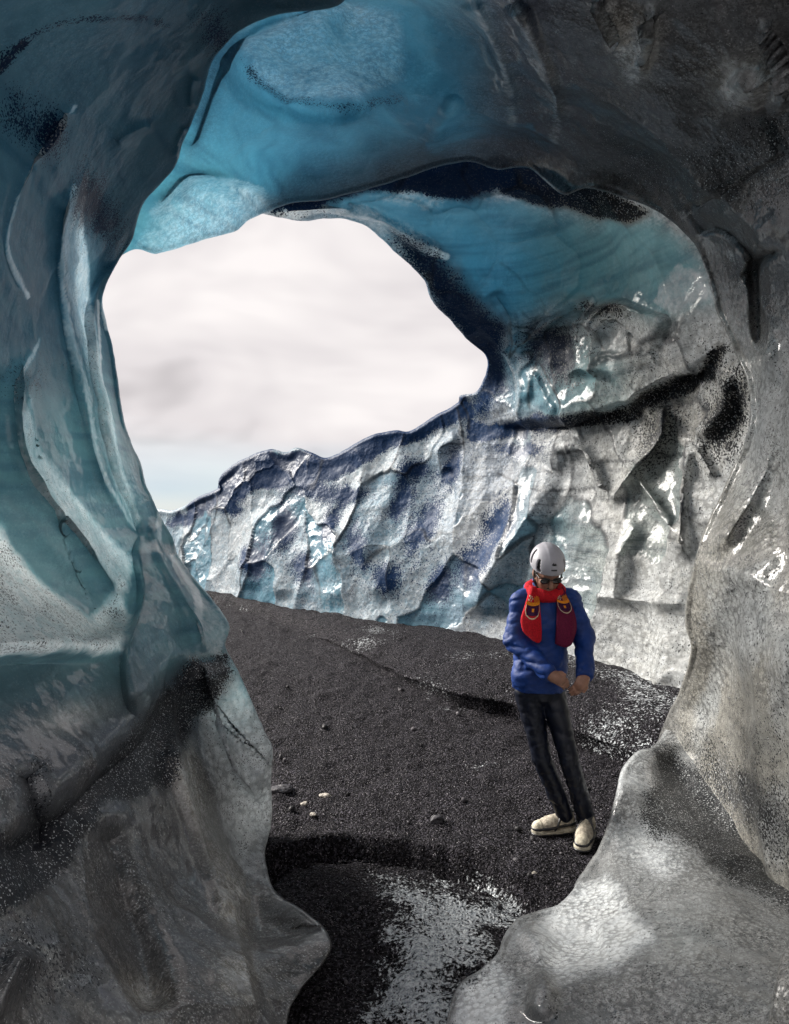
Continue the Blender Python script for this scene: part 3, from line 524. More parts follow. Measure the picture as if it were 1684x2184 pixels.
def paint_mound(u, v, X, cre):
    uu, vv = warp(u, v, X, 18, 3.0)
    sheen = np.maximum.reduce([poly_mask([(1190, 1920), (1290, 1880), (1340, 1930), (1380, 2000), (1300, 2060), (1190, 2090), (1140, 2040), (1150, 1980)], uu, vv, 26), 0.7 * blob(uu, vv, 1400, 1790, 70, 60, 30), .9 * poly_mask([(980, 2110), (1060, 2040), (1090, 2100), (1090, 2300), (960, 2300)], uu, vv, 18), .5 * blob(uu, vv, 1350, 1660, 40, 50)])  # soft sky sheen painted on the mound as white
    ash = np.maximum.reduce([poly_mask([(1395, 1580), (1430, 1590), (1560, 1720), (1720, 1860), (1720, 1960), (1560, 1880), (1480, 1800), (1360, 1740), (1400, 1680)], uu, vv, 22), 0.5 * blob(uu, vv, 1000, 2060, 60, 40, -30)])
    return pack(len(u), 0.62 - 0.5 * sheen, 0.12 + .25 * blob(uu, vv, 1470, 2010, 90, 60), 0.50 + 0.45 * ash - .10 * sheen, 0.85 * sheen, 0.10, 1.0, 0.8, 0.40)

# ---- the edge of a slab of ice standing close on the right
SLAB = [((1740, 1900), (2000, 1850)), ((1700, 1962), (2000, 1980)), ((1672, 2022), (2000, 2080)), ((1655, 2090), (2000, 2180)), ((1642, 2152), (2000, 2280)), ((1634, 2240), (2000, 2380)), ((1625, 2420), (2000, 2560))]
SLAB_D = [(1700, 1960, 2.25), (1655, 2090, 2.05), (1640, 2240, 1.95), (1625, 2420, 1.8), (2000, 1900, 2.0), (2000, 2300, 1.6), (1800, 2100, 1.9)]
def paint_slab(u, v, X, f): return pack(len(u), 0.6, 0.1, 0.45, 0.12, 0.12, 1.0, 0.6, 0.8)

ICE_A = ice_material('arch_ice', 85, 30, 0.34, grit=0.95)
ICE_B = ice_material('back_wall_ice', 50, 18, 0.45, grit=0.7, strata=0.8)
ICE_L = ice_material('fluted_wall_ice', 105, 26, 0.32, grit=0.95)
ICE_M = ice_material('mound_ice', 105, 42, 0.45, grit=0.95)
arch = tag(ice_shell('ice_arch', ARCH, ARCH_D, ICE_A, paint_arch, ARCH_F, nc=900, nr=175, lip=9, t0=0.16, tmax=0.8, scallop=((1.1, 0.10, (1, 1, 1)),), rough=0.012, seed=3), 'arch of blue and dark grey ice curving overhead and down to a pillar', 'ice arch', kind='structure')
wall = tag(ice_shell('ice_wall', WALL, WALL_D, ICE_B, paint_wall, WALL_F, nc=1100, nr=250, lip=7, t0=0.25, tmax=1.0, scallop=((1.25, 0.12, (1, 1, 0.7)), (2.6, 0.02, (1, 1, .7))), rough=0.016, seed=11, power=1.15, facet=0.45), 'ash-streaked grey ice wall behind the person, torn open to the sky', 'ice wall', kind='structure')
left = tag(ice_shell('fluted_ice_wall', LEFT, LEFT_D, ICE_L, paint_left, LEFT_F, nc=1050, nr=270, lip=8, t0=0.14, tmax=0.7, scallop=((1.0, 0.06, (1, 1, 1)),), rough=0.008, seed=23), 'smooth blue fluted ice wall with pale curved ridges beside the opening', 'ice wall', kind='structure')
mound = tag(ice_shell('ice_mound', MOUND, MOUND_D, ICE_M, paint_mound, MOUND_F, nc=500, nr=130, lip=16, t0=0.20, tmax=0.5, scallop=((2.2, 0.03, (1, 1, 1)),), rough=0.012, seed=37), 'low rounded grey ice mound with wet gloss and painted sheen beside the shoes', 'ice mound', kind='structure')

slab = tag(ice_shell('ice_slab', SLAB, SLAB_D, ICE_M, paint_slab, (), nc=160, nr=60, lip=10, t0=0.10, tmax=0.3, rough=0.01, seed=53), 'dark upright edge of an ice slab at the lower right corner', 'ice slab', kind='structure')
# ------------------------------------------------------------------ black sand floor
ARC = np.array([(420, 1900), (520, 1850), (566, 1818), (620, 1797), (700, 1786), (770, 1784), (850, 1790), (930, 1806), (1030, 1838), (1085, 1865), (1118, 1892), (1160, 1940), (1300, 2050)], float)
ARC_W = np.array([P(a, b, CZ * F / (b - CY)) for a, b in ARC])[:, :2]        # on the level part of the floor
def floor_z(x, y):
    sh = np.shape(x); x = np.ravel(x); y = np.ravel(y)
    p = np.stack([x, y, 0 * x], -1)
    z = 0.30 * smooth(4.6, 9.0, y) + 0.18 * smooth(8.5, 13, y) - 0.25 * smooth(13, 40, y)
    z = z + fbm(p * 0.7, 3, 61) * 0.06 * smooth(4.0, 6.0, y) + fbm(p * 2.3, 3, 62) * 0.02
    S, T = line_dist(ARC_W, x, y, margin=3.0)                                # left of travel = far side
    s = S + fbm(p * 5, 3, 64) * 0.05
    s = np.where(np.abs(S) > 100, np.where(y > 4.2, -5., 5.), s)
    gap = smooth(0.0, 0.06, s)
    depth = 0.30 * smooth(0.0, 0.05, T) * (1 - 0.75 * smooth(0.45, 0.85, T))
    near = -0.05 + 0.05 * np.exp(-((s - 0.6) / 0.3) ** 2)
    rise = smooth(0.06, 0.24, s)
    z = z + gap * ((1 - rise) * (-depth) + rise * near)
    return z.reshape(sh)
def sand_material():
    T = NT('black_sand'); co = T.n('ShaderNodeNewGeometry').outputs['Position']
    A = T.n('ShaderNodeAttribute', attribute_name='mix_a'); sa = T.n('ShaderNodeSeparateColor', {0: A.outputs['Color']})
    frost = sa.outputs[0]
    g = T.noise(co, 58, 3, 0.75); g2 = T.vor(co, 70); m = T.noise(co, 5, 4, 0.6); f = T.noise(co, 22, 4, 0.75)
    base = T.mix(T.ramp(g, 0.46, 0.66), c4(0.003, 0.0028, 0.004), c4(0.095, 0.088, 0.105))
    base = T.mix(T.ramp(m, 0.35, 0.7), base, T.mix(0.5, base, c4(0.014, 0.013, 0.016)))
    base = T.mix(T.math('MULTIPLY', T.ramp(T.noise(co, 110, 2, 0.5), 0.64, 0.70), 0.8), base, c4(0.42, 0.40, 0.42))
    ff = T.ramp(T.math('ADD', T.math('ADD', T.math('MULTIPLY', f, 0.45), T.math('MULTIPLY', g, 0.6)), T.math('MULTIPLY', frost, 0.30)), 0.70, 0.80)
    ff = T.math('MULTIPLY', ff, T.ramp(frost, 0.03, 0.2))
    col = T.mix(ff, base, T.mix(T.ramp(g, .35, .65), c4(0.32, 0.36, 0.40), c4(0.78, 0.82, 0.85)))
    h = T.math('ADD', T.math('MULTIPLY', g2, -0.8), T.math('ADD', g, T.math('MULTIPLY', f, 1.2)))
    bp = T.n('ShaderNodeBump', {'Height': h, 'Strength': 1.0, 'Distance': 0.035})
    pr = T.n('ShaderNodeBsdfPrincipled', {'Base Color': col, 'Roughness': T.ramp(ff, 0, 1, 0.7, 0.25), 'Specular IOR Level': T.ramp(ff, 0, 1, 0.06, 0.5), 'Normal': bp.outputs[0]})
    T.put(T.out.inputs[0], pr.outputs[0]); return T.m
SAND = sand_material()
ny, nx = 540, 540
yy = 0.6 * (24 / 0.6) ** np.linspace(0, 1, ny); kx = np.linspace(-1.05, 1.05, nx)
Yg = np.repeat(yy[:, None], nx, 1); Xg = kx[None] * (Yg + 0.6)
Zg = floor_z(Xg, Yg)
pf = np.stack([Xg, Yg, Zg], -1).reshape(-1, 3)
Zg = Zg + (fbm(pf * 3.2, 3, 70) * 0.05 + fbm(pf * 9, 3, 71) * 0.035 + fbm(pf * 26, 2, 72) * 0.012).reshape(ny, nx)
fu = CX + F * Xg / Yg; fv = CY - F * (Zg - CZ) / Yg
wu, wv = fu.ravel() + fbm(pf * 4, 3, 73) * 90, fv.ravel() + fbm(pf * 4, 3, 74) * 90
fr = np.maximum.reduce([poly_mask([(800, 1880), (900, 1860), (950, 1900), (1080, 1900), (1110, 1950), (1060, 2000), (1000, 2060), (960, 2200), (780, 2200), (760, 2120), (850, 2020), (830, 1940)], wu, wv, 70), 0.8 * blob(wu, wv, 760, 1345, 130, 22, 8), 0.5 * blob(wu, wv, 1040, 1630, 60, 22), .8 * blob(wu, wv, 960, 1480, 50, 22, 15), .35 * blob(wu, wv, 1300, 1570, 70, 30, 15), 0.6 * blob(wu, wv, 580, 2140, 40, 50)])
za = np.zeros((ny * nx, 4)); za[:, 0] = np.clip(fr, 0, 1)
ground = tag(mesh_obj('ground', np.stack([Xg, Yg, Zg], -1).reshape(-1, 3), grid_faces(ny, nx), SAND, attrs={'mix_a': za}), 'black volcanic sand floor with frosted patches', 'sand floor', kind='structure')
# the plain outside, down to the horizon
r = np.concatenate([[0], 20 * (100 ** np.linspace(0, 1, 30))]); th = np.linspace(0, 2 * math.pi, 97)
pv = np.stack([r[:, None] * np.cos(th), r[:, None] * np.sin(th), np.full((len(r), len(th)), -0.5)], -1)
tag(mesh_obj('outwash_plain', pv.reshape(-1, 3), grid_faces(len(r), len(th)), SAND), 'flat dark plain stretching away outside the cave', 'plain', kind='structure')

# ------------------------------------------------------------------ the low ash-covered ledge along the foot of the wall
L1 = [(430, 1262, 12.6), (510, 1275, 12.0), (600, 1292, 11.2), (700, 1310, 10.3), (850, 1330, 9.6), (1000, 1350, 8.9), (1080, 1365, 8.5), (1260, 1410, 7.3), (1360, 1440, 6.7), (1450, 1470, 6.2), (1560, 1500, 5.8)]
L2 = [(430, 1275), (520, 1297), (620, 1325), (740, 1366), (860, 1418), (960, 1456), (1030, 1470), (1100, 1480), (1210, 1530), (1300, 1560), (1395, 1592), (1520, 1630)]
a1 = np.array([P(*q) for q in L1]); 
a2 = []
for (uu_, vv_) in L2:
    d_ = 6.0
    for _ in range(20):
        x_ = (uu_ - CX) / F * d_; zt = float(floor_z(np.array([x_]), np.array([d_]))[0]) + 0.18 * min(1, max(0.15, (uu_ - 480) / 500)) ; d_ = 0.5 * d_ + 0.5 * (CZ - zt) * F / (vv_ - CY)
    a2.append(P(uu_, vv_, d_))
a2 = np.array(a2)
nL = 500; c1 = curve(a1, nL); c2 = curve(a2, nL)
k_ = np.stack([c2[:, 0], c2[:, 1], 0 * c2[:, 0]], -1)
c2[:, :2] += (fbm(k_ * 1.6, 3, 121) * 0.16)[:, None] * np.array((0.3, -1.0)); c2[:, 2] += fbm(k_ * 1.1, 3, 122) * 0.05
toward = c2 - c1; toward[:, 2] = 0; toward /= np.linalg.norm(toward, axis=1, keepdims=True) + 1e-9
prof = []
for t in np.linspace(-0.35, 1, 46):
    q = c1 * (1 - t) + c2 * t; q[:, 2] += 0.05 * math.sin(math.pi * max(0, t)) - 0.04 * smooth(0.8, 1.0, t); prof.append(q)
for ang in np.linspace(0.15, 1.0, 8): prof.append(c2 + toward * 0.07 * math.sin(ang * math.pi * 0.75) + np.array((0, 0, -0.04 - 0.06 * (1 - math.cos(ang * math.pi / 2)))))
for k in (0.08, 0.2, 0.4): prof.append(c2 + toward * (0.045 - 0.05 * k) + np.array((0, 0, -0.11 - k)))
G_ = np.stack(prof); gf = G_.reshape(-1, 3)
G_ = G_ + (fbm(gf * 3.0, 4, 123) * 0.06 + fbm(gf * 14, 3, 124) * 0.015).reshape(G_.shape[:2])[..., None] * np.array((0.2, -0.4, 1.0))
gf = G_.reshape(-1, 3); gu = CX + F * gf[:, 0] / gf[:, 1]
w1 = fbm(gf * 1.5, 4, 125)
aa = np.zeros((len(gf), 4)); aa[:, 0] = np.clip(0.20 + 1.1 * w1 + 0.12 * smooth(1150, 1350, gu), 0, 0.62)
tag(mesh_obj('ice_ledge', gf, grid_faces(len(prof), nL), SAND, attrs={'mix_a': aa}), 'low ash-blackened ice ledge along the foot of the back wall', 'ice ledge', kind='structure')

# ------------------------------------------------------------------ gravel and single stones on the sand
rng = np.random.default_rng(5)
ICO_V = []; g_ = (1 + 5 ** .5) / 2
for a_ in (-1, 1):
    for b_ in (-g_, g_): ICO_V += [(0, a_, b_), (a_, b_, 0), (b_, 0, a_)]
ICO_V = np.array(ICO_V) / math.sqrt(1 + g_ * g_)
ICO_F = np.array([(i, j, k) for i in range(12) for j in range(i + 1, 12) for k in range(j + 1, 12) if max(np.linalg.norm(ICO_V[i] - ICO_V[j]), np.linalg.norm(ICO_V[j] - ICO_V[k]), np.linalg.norm(ICO_V[i] - ICO_V[k])) < 1.1])
for n_, f_ in enumerate(ICO_F):
    if np.dot(np.cross(ICO_V[f_[1]] - ICO_V[f_[0]], ICO_V[f_[2]] - ICO_V[f_[0]]), ICO_V[f_[0]]) < 0: ICO_F[n_] = f_[::-1]
def stone_mat(name, lo, hi):
    T = NT(name); i = T.n('ShaderNodeNewGeometry').outputs['Random Per Island']; co = T.n('ShaderNodeNewGeometry').outputs['Position']
    c = T.mix(T.ramp(i, 0.35, 1.0), lo, hi); c = T.mix(T.ramp(T.noise(co, 60, 3, .6), .35, .7), T.mix(0.5, c, c4(.01, .01, .012)), c)
    pr = T.n('ShaderNodeBsdfPrincipled', {'Base Color': c, 'Roughness': 0.5, 'Specular IOR Level': 0.25, 'Normal': T.n('ShaderNodeBump', {'Height': T.noise(co, 90, 3, .6), 'Strength': 0.6, 'Distance': 0.01}).outputs[0]}); T.put(T.out.inputs[0], pr.outputs[0]); return T.m
GRAV = stone_mat('basalt_gravel', c4(0.008, 0.0075, 0.009), c4(0.12, 0.11, 0.12))
N = 16000
gv = rng.uniform(1290, 2300, N * 2); gu_ = rng.uniform(350, 1500, N * 2)
gd = CZ * F / (gv - CY); gd = np.minimum(gd, 13); gx = (gu_ - CX) / F * gd
clump = fbm(np.stack([gx * 1.4, gd * 1.4, 0 * gx], -1), 3, 131)
keep = rng.uniform(-0.5, 0.5, len(gx)) < clump * 1.2 + 0.1
gx, gd = gx[keep][:N], gd[keep][:N]; gzz = floor_z(gx, gd)
rad = (0.0022 + 0.0011 * rng.pareto(2.6, len(gx))).clip(0.002, 0.016) * (0.6 + gd / 6)
sc_ = rng.uniform(0.6, 1.3, (len(gx), 1, 3)) * rad[:, None, None]; jit = rng.normal(0, 0.14, (len(gx), 12, 3))
ang = rng.uniform(0, 2 * math.pi, len(gx)); ca, sa_ = np.cos(ang)[:, None], np.sin(ang)[:, None]
V_ = (ICO_V[None] + jit) * sc_
V_ = np.stack([V_[..., 0] * ca - V_[..., 1] * sa_, V_[..., 0] * sa_ + V_[..., 1] * ca, V_[..., 2]], -1) + np.stack([gx, gd, gzz + rad * 0.45], -1)[:, None]
F_all = (ICO_F[None] + 12 * np.arange(len(gx))[:, None, None]).reshape(-1, 3)
tag(mesh_obj('gravel', V_.reshape(-1, 3), F_all, GRAV, smooth_shade=False), 'loose dark gravel scattered over the black sand', 'gravel', kind='stuff')
PALE = stone_mat('pale_pumice', c4(0.42, 0.38, 0.33), c4(0.55, 0.50, 0.44)); BAS = stone_mat('basalt', c4(0.05, 0.048, 0.055), c4(0.09, 0.085, 0.095))
def stone(u, v, r, mat, label, squash=0.6, seed=0, name='stone', group=None):
    d = CZ * F / (v - CY); 
    for _ in range(12): d = 0.5 * d + 0.5 * (CZ - float(floor_z(np.array([(u - CX) / F * d]), np.array([d]))[0])) * F / (v - CY)
    x = (u - CX) / F * d; z = float(floor_z(np.array([x]), np.array([d]))[0])
    m = 22; th_ = np.linspace(0, math.pi, m); ph_ = np.linspace(0, 2 * math.pi, 2 * m)
    S_ = np.stack([np.sin(th_)[:, None] * np.cos(ph_), np.sin(th_)[:, None] * np.sin(ph_), np.cos(th_)[:, None] * np.ones(2 * m)], -1).reshape(-1, 3)
    f1, f2, cid = worley(S_ * 1.3 + seed * 5.0, seed); k = 1 + 0.35 * (cid - 0.5) + 0.25 * fbm(S_ * 1.5 + seed, 3, seed) - 0.15 * f1
    V = S_ * k[:, None] * r * np.array((1.25, 0.9, squash))
    o = mesh_obj(name, V, grid_faces(m, 2 * m), mat); o.location = (x, d, z + r * squash * 0.35); o.rotation_euler = (0, 0, seed * 1.3)
    return tag(o, label, 'stone', group)
stone(932, 1752, 0.042, BAS, 'fist-sized dark stone alone on the open sand before the dark hollow', 0.75, 3)
stone(600, 1688, 0.075, BAS, 'flat dark stone half buried beside the fluted ice wall', 0.4, 5)
stone(694, 1700, 0.034, PALE, 'largest of three pale stones on the black sand', 0.6, 7)
stone(650, 1716, 0.028, PALE, 'middle pale stone between two others on the black sand', 0.5, 8)
stone(668, 1738, 0.022, PALE, 'smallest pale stone, the one nearest the dark hollow', 0.5, 9)
stone(1140, 2050 - 186, 0.014, PALE, 'tiny pale pebble beside the shoe pointing forward', 0.7, 10)

# ------------------------------------------------------------------ the person
def surface_nets(fn, lo, hi, h):
    """closed mesh of the zero level of a distance function sampled on a grid of pitch h"""
    lo = np.array(lo, float); n = np.ceil((np.array(hi) - lo) / h).astype(int) + 1
    ax = [lo[k] + h * np.arange(n[k]) for k in range(3)]
    G = np.stack(np.meshgrid(*ax, indexing='ij'), -1)
    D = fn(G)
    s = D < 0; c = s[:-1, :-1, :-1]
    anyin = np.zeros(c.shape, int)
    for dx in (0, 1):
        for dy in (0, 1):
            for dz in (0, 1): anyin += s[dx:n[0]-1+dx, dy:n[1]-1+dy, dz:n[2]-1+dz]
    act = (anyin > 0) & (anyin < 8); idx = np.full(c.shape, -1); I = np.argwhere(act); idx[act] = np.arange(len(I))
    acc = np.zeros((len(I), 3)); cnt = np.zeros(len(I))
    corners = [(a, b, e) for a in (0, 1) for b in (0, 1) for e in (0, 1)]
    for a in corners:
        for k in range(3):
            if a[k]: continue
            b = list(a); b[k] = 1
            va = D[I[:, 0] + a[0], I[:, 1] + a[1], I[:, 2] + a[2]]; vb = D[I[:, 0] + b[0], I[:, 1] + b[1], I[:, 2] + b[2]]
            m = (va < 0) != (vb < 0); t = np.where(m, va / np.where(m, va - vb, 1), 0)
            q = np.tile(np.array(a, float), (len(I), 1)); q[:, k] += t
            acc[m] += q[m]; cnt[m] += 1
    V = lo + h * (I + acc / cnt[:, None])
    quads = []
    for k in range(3):
        a, b = (k + 1) % 3, (k + 2) % 3
        sl0 = [slice(1, -1)] * 3; sl0[k] = slice(0, -1); sl1 = list(sl0); sl1[k] = slice(1, None)
        s0 = s[tuple(sl0)]; s1 = s[tuple(sl1)]; E = np.argwhere(s0 != s1); off = np.ones(3, int); off[k] = 0; E = E + off
        if not len(E): continue
        def cell(da, db):
            e = E.copy(); e[:, a] -= da; e[:, b] -= db; return idx[e[:, 0], e[:, 1], e[:, 2]]
        q = np.stack([cell(1, 1), cell(0, 1), cell(0, 0), cell(1, 0)], -1)
        ins = s[E[:, 0], E[:, 1], E[:, 2]]; q[~ins] = q[~ins][:, ::-1]; quads.append(q)
    Q = np.concatenate(quads); Q = Q[(Q >= 0).all(1)]
    return V, Q

class Field:
    """smooth union of tapered capsules and ellipsoids, each evaluated only near itself"""
    def __init__(s): s.p = []
    def cone(s, a, b, ra, rb, k=0.02, sc=(1, 1, 1)): s.p.append(('c', np.array(a, float), np.array(b, float), ra, rb, k, np.array(sc, float))); return s
    def chain(s, pts, rad, k=0.02, sc=(1, 1, 1)):
        for i in range(len(pts) - 1): s.cone(pts[i], pts[i + 1], rad[i], rad[i + 1], k, sc)
        return s
    def ell(s, c, r, k=0.02, R=None): s.p.append(('e', np.array(c, float), np.array(r, float), None if R is None else np.array(R, float), 0, k, None)); return s
    def bounds(s, pad=0.05):
        lo = np.full(3, 1e9); hi = -lo
        for q in s.p:
            if q[0] == 'c':
                r = max(q[3], q[4]) / q[6].min(); lo = np.minimum(lo, np.minimum(q[1], q[2]) - r); hi = np.maximum(hi, np.maximum(q[1], q[2]) + r)
            else: r = q[2].max(); lo = np.minimum(lo, q[1] - r); hi = np.maximum(hi, q[1] + r)
        return lo - pad, hi + pad
    def __call__(s, G):
        D = np.full(G.shape[:3], 0.5); x, y, z = G[:, 0, 0, 0], G[0, :, 0, 1], G[0, 0, :, 2]
        for q in s.p:
            k = q[5]
            if q[0] == 'c': r = max(q[3], q[4]) / q[6].min(); lo = np.minimum(q[1], q[2]) - r - k - .03; hi = np.maximum(q[1], q[2]) + r + k + .03
            else: r = q[2].max(); lo = q[1] - r - k - .03; hi = q[1] + r + k + .03
            i0 = [int(np.searchsorted(ax, lo[j])) for j, ax in enumerate((x, y, z))]; i1 = [int(np.searchsorted(ax, hi[j], 'right')) for j, ax in enumerate((x, y, z))]
            if any(b <= a for a, b in zip(i0, i1)): continue
            sl = tuple(slice(a, b) for a, b in zip(i0, i1)); g = G[sl]
            if q[0] == 'c':
                sc = q[6]; a, b = q[1] * sc, q[2] * sc; ab = b - a; p = g * sc - a
                t = np.clip((p @ ab) / (ab @ ab + 1e-12), 0, 1); d = np.linalg.norm(p - t[..., None] * ab, axis=-1) - (q[3] + (q[4] - q[3]) * t)
            else:
                p = g - q[1]
                if q[3] is not None: p = p @ q[3].T
                e = np.linalg.norm(p / q[2], axis=-1); e2 = np.linalg.norm(p / q[2] ** 2, axis=-1); d = e * (e - 1) / (e2 + 1e-9)
            o = D[sl]; hh = np.clip(0.5 + 0.5 * (o - d) / k, 0, 1); D[sl] = o * (1 - hh) + d * hh - k * hh * (1 - hh)
        return D

def field_obj(name, fld, h, mat, parent=None, post=None, pad=0.04, lo=None, hi=None):
    l, u = fld.bounds(pad)
    if lo is not None: l = np.maximum(l, lo)
    if hi is not None: u = np.minimum(u, hi)
    fn = (lambda G: post(G, fld(G))) if post else fld
    V, Q = surface_nets(fn, l, u, h)
    o = mesh_obj(name, V, Q, mat, parent)
    return o

def gfbm(G, sc, octv, seed): return fbm(G.reshape(-1, 3) * sc, octv, seed).reshape(G.shape[:3])

SKIN = simple_mat('skin', (0.30, 0.155, 0.105), 0.5, 0.4, 0.15, 30, 0.1)
HAIR = simple_mat('dark_hair', (0.02, 0.014, 0.010), 0.6, 0.4, 0.3, 90, 0.3)
JACKET = simple_mat('blue_nylon', (0.004, 0.032, 0.17), 0.55, 0.35, 0.2, 12, 0.35, bscale=55)
TROUS = simple_mat('black_trouser_cloth', (0.003, 0.005, 0.013), 0.42, 0.35, 0.3, 20, 0.2, bscale=50)
SHELL = simple_mat('helmet_shell', (0.44, 0.43, 0.47), 0.42, 0.5, 0.06, 14)
DARK = simple_mat('dark_plastic', (0.012, 0.012, 0.014), 0.35, 0.5, 0.2, 30)
LENS = simple_mat('tinted_lens', (0.008, 0.006, 0.006), 0.05, 0.8, 0.1, 10)
RED = simple_mat('red_knit', (0.52, 0.012, 0.022), 0.85, 0.2, 0.3, 160, 0.5)
CLARET_SHADED = simple_mat('claret_shaded_knit', (0.13, 0.010, 0.040), 0.85, 0.2, 0.3, 160, 0.5)  # second scarf tone, with the shade on that end put into the colour
NAVYK = simple_mat('dark_knit', (0.045, 0.010, 0.045), 0.85, 0.2, 0.3, 160, 0.4)
ORANGE = simple_mat('orange_knit', (0.78, 0.26, 0.02), 0.85, 0.2, 0.2, 160, 0.4)
CREAM = simple_mat('cream_knit', (0.62, 0.50, 0.36), 0.85, 0.2, 0.2, 160, 0.4)
BEIGE = simple_mat('beige_suede', (0.36, 0.32, 0.255), 0.75, 0.3, 0.4, 45, 0.5)
SOLE = simple_mat('pale_rubber', (0.46, 0.42, 0.33), 0.7, 0.3, 0.4, 35, 0.4)
YEL = simple_mat('yellow_webbing', (0.70, 0.42, 0.03), 0.6, 0.3, 0.15, 80)

gz = float(floor_z(np.array([1.05]), np.array([4.38]))[0])
person = bpy.data.objects.new('person', None); COL.objects.link(person); person.location = (1.05, 4.38, gz)
PL = np.array((1.05, 4.38, gz))
def attach(o): o.parent = person; o.matrix_parent_inverse.identity(); o.location = tuple(-PL); return o
tag(person, 'person in blue padded jacket, scarf and grey helmet looking down at hands', 'person')

NECK = (0.925, 4.38, 1.50); SHR = (0.785, 4.385, 1.445); SHL = (1.078, 4.385, 1.455)
ELR = (0.735, 4.345, 1.210); WRR = (0.905, 4.135, 1.055); ELL_ = (1.165, 4.37, 1.235); WRL = (1.118, 4.17, 1.035)
HIP = (0.897, 4.38, 0.90); HR = (0.822, 4.38, 0.885); HL = (0.972, 4.38, 0.885)
KR = (0.900, 4.345, 0.495); AR = (1.060, 4.435, 0.12); KL = (1.052, 4.285, 0.515); AL = (1.185, 4.385, 0.10)
fw = np.array((0.08, -0.84, -0.50)); fw /= np.linalg.norm(fw)
rt = np.cross(fw, (0, 0, 1)); rt /= np.linalg.norm(rt); up = np.cross(rt, fw)
HM = np.stack([rt, fw, up])                                     # rows: the head's own right (image left is -), forward, up
HC = np.array((0.926, 4.315, 1.640))
def hd(x, y, z): return HC + x * rt + y * fw + z * up

# body: one continuous surface with face and hands
bd = Field()
bd.ell(HC, (0.074, 0.092, 0.110), 0.02, HM).ell(hd(0, 0.030, -0.060), (0.058, 0.062, 0.058), 0.03, HM)
bd.cone(hd(0, 0.088, 0.008), hd(0, 0.112, -0.036), 0.008, 0.014, 0.012)                     # nose
bd.ell(hd(0, 0.078, 0.022), (0.05, 0.018, 0.012), 0.015, HM)                               # brow
bd.ell(hd(0, 0.088, -0.066), (0.022, 0.010, 0.006), 0.008, HM).ell(hd(0, 0.086, -0.078), (0.019, 0.010, 0.007), 0.008, HM)   # lips
bd.ell(hd(0, 0.078, -0.104), (0.020, 0.016, 0.014), 0.02, HM)                              # chin
for sgn in (-1, 1):
    bd.ell(hd(sgn * 0.076, -0.005, -0.012), (0.010, 0.020, 0.032), 0.008, HM)
    bd.ell(hd(sgn * 0.036, 0.070, -0.032), (0.022, 0.02, 0.018), 0.02, HM)
bd.cone(hd(0, -0.03, -0.08), NECK, 0.052, 0.058, 0.03)
bd.chain([NECK, (0.912, 4.385, 1.25), (0.897, 4.38, 0.95)], [0.07, 0.10, 0.08], 0.05)
for sh, el, wr in ((SHR, ELR, WRR), (SHL, ELL_, WRL)):
    bd.chain([NECK, sh, el, wr], [0.05, 0.05, 0.04, 0.027], 0.03)
for hp, kn, an in ((HR, KR, AR), (HL, KL, AL)): bd.chain([(0.897, 4.38, 0.95), hp, kn, an], [0.06, 0.045, 0.036, 0.028], 0.02)
def hand(wr, dirv, side, curl):
    """palm, four fingers of unequal length bent at the knuckles and a thumb from the side of the palm"""
    f = np.array(dirv, float); f /= np.linalg.norm(f); s = np.array(side, float); s -= f * (s @ f); s /= np.linalg.norm(s); n = np.cross(s, f)
    if n[1] > 0: n = -n                                                    # back of the hand towards the viewer
    w = np.array(wr); f = f * 0.80; s = s * 0.82
    bd.chain([w, w + f * 0.03, w + f * 0.075], [0.028, 0.033, 0.034], 0.015, )
    for i in (-1.5, -0.5, 0.5, 1.5): bd.cone(w + f * 0.03 + s * i * 0.010, w + f * 0.088 + s * i * 0.019, 0.014, 0.0115, 0.008)
    for i, ln in zip((-1.5, -0.5, 0.5, 1.5), (0.062, 0.078, 0.072, 0.056)):
        a = w + f * 0.088 + s * i * 0.0195; b = a + f * ln * 0.5 - n * curl * 0.016; c = b + f * ln * 0.36 - n * curl * 0.035
        bd.chain([a, b, c], [0.0098, 0.0092, 0.0078], 0.003)
    t0 = w + f * 0.030 - s * 0.026; t1 = t0 + f * 0.035 - s * 0.022 + n * 0.004; t2 = t1 + f * 0.032 - s * 0.002 - n * 0.006
    bd.chain([w + f * 0.02 - s * 0.012, t0, t1, t2], [0.016, 0.014, 0.011, 0.009], 0.006)
hand(WRR, (0.80, -0.22, -0.42), (-0.3, -0.3, -0.8), 1.0)
hand(WRL, (-0.52, -0.30, -0.70), (-0.8, -0.1, 0.5), 1.0)
body = attach(field_obj('body', bd, 0.0055, SKIN))

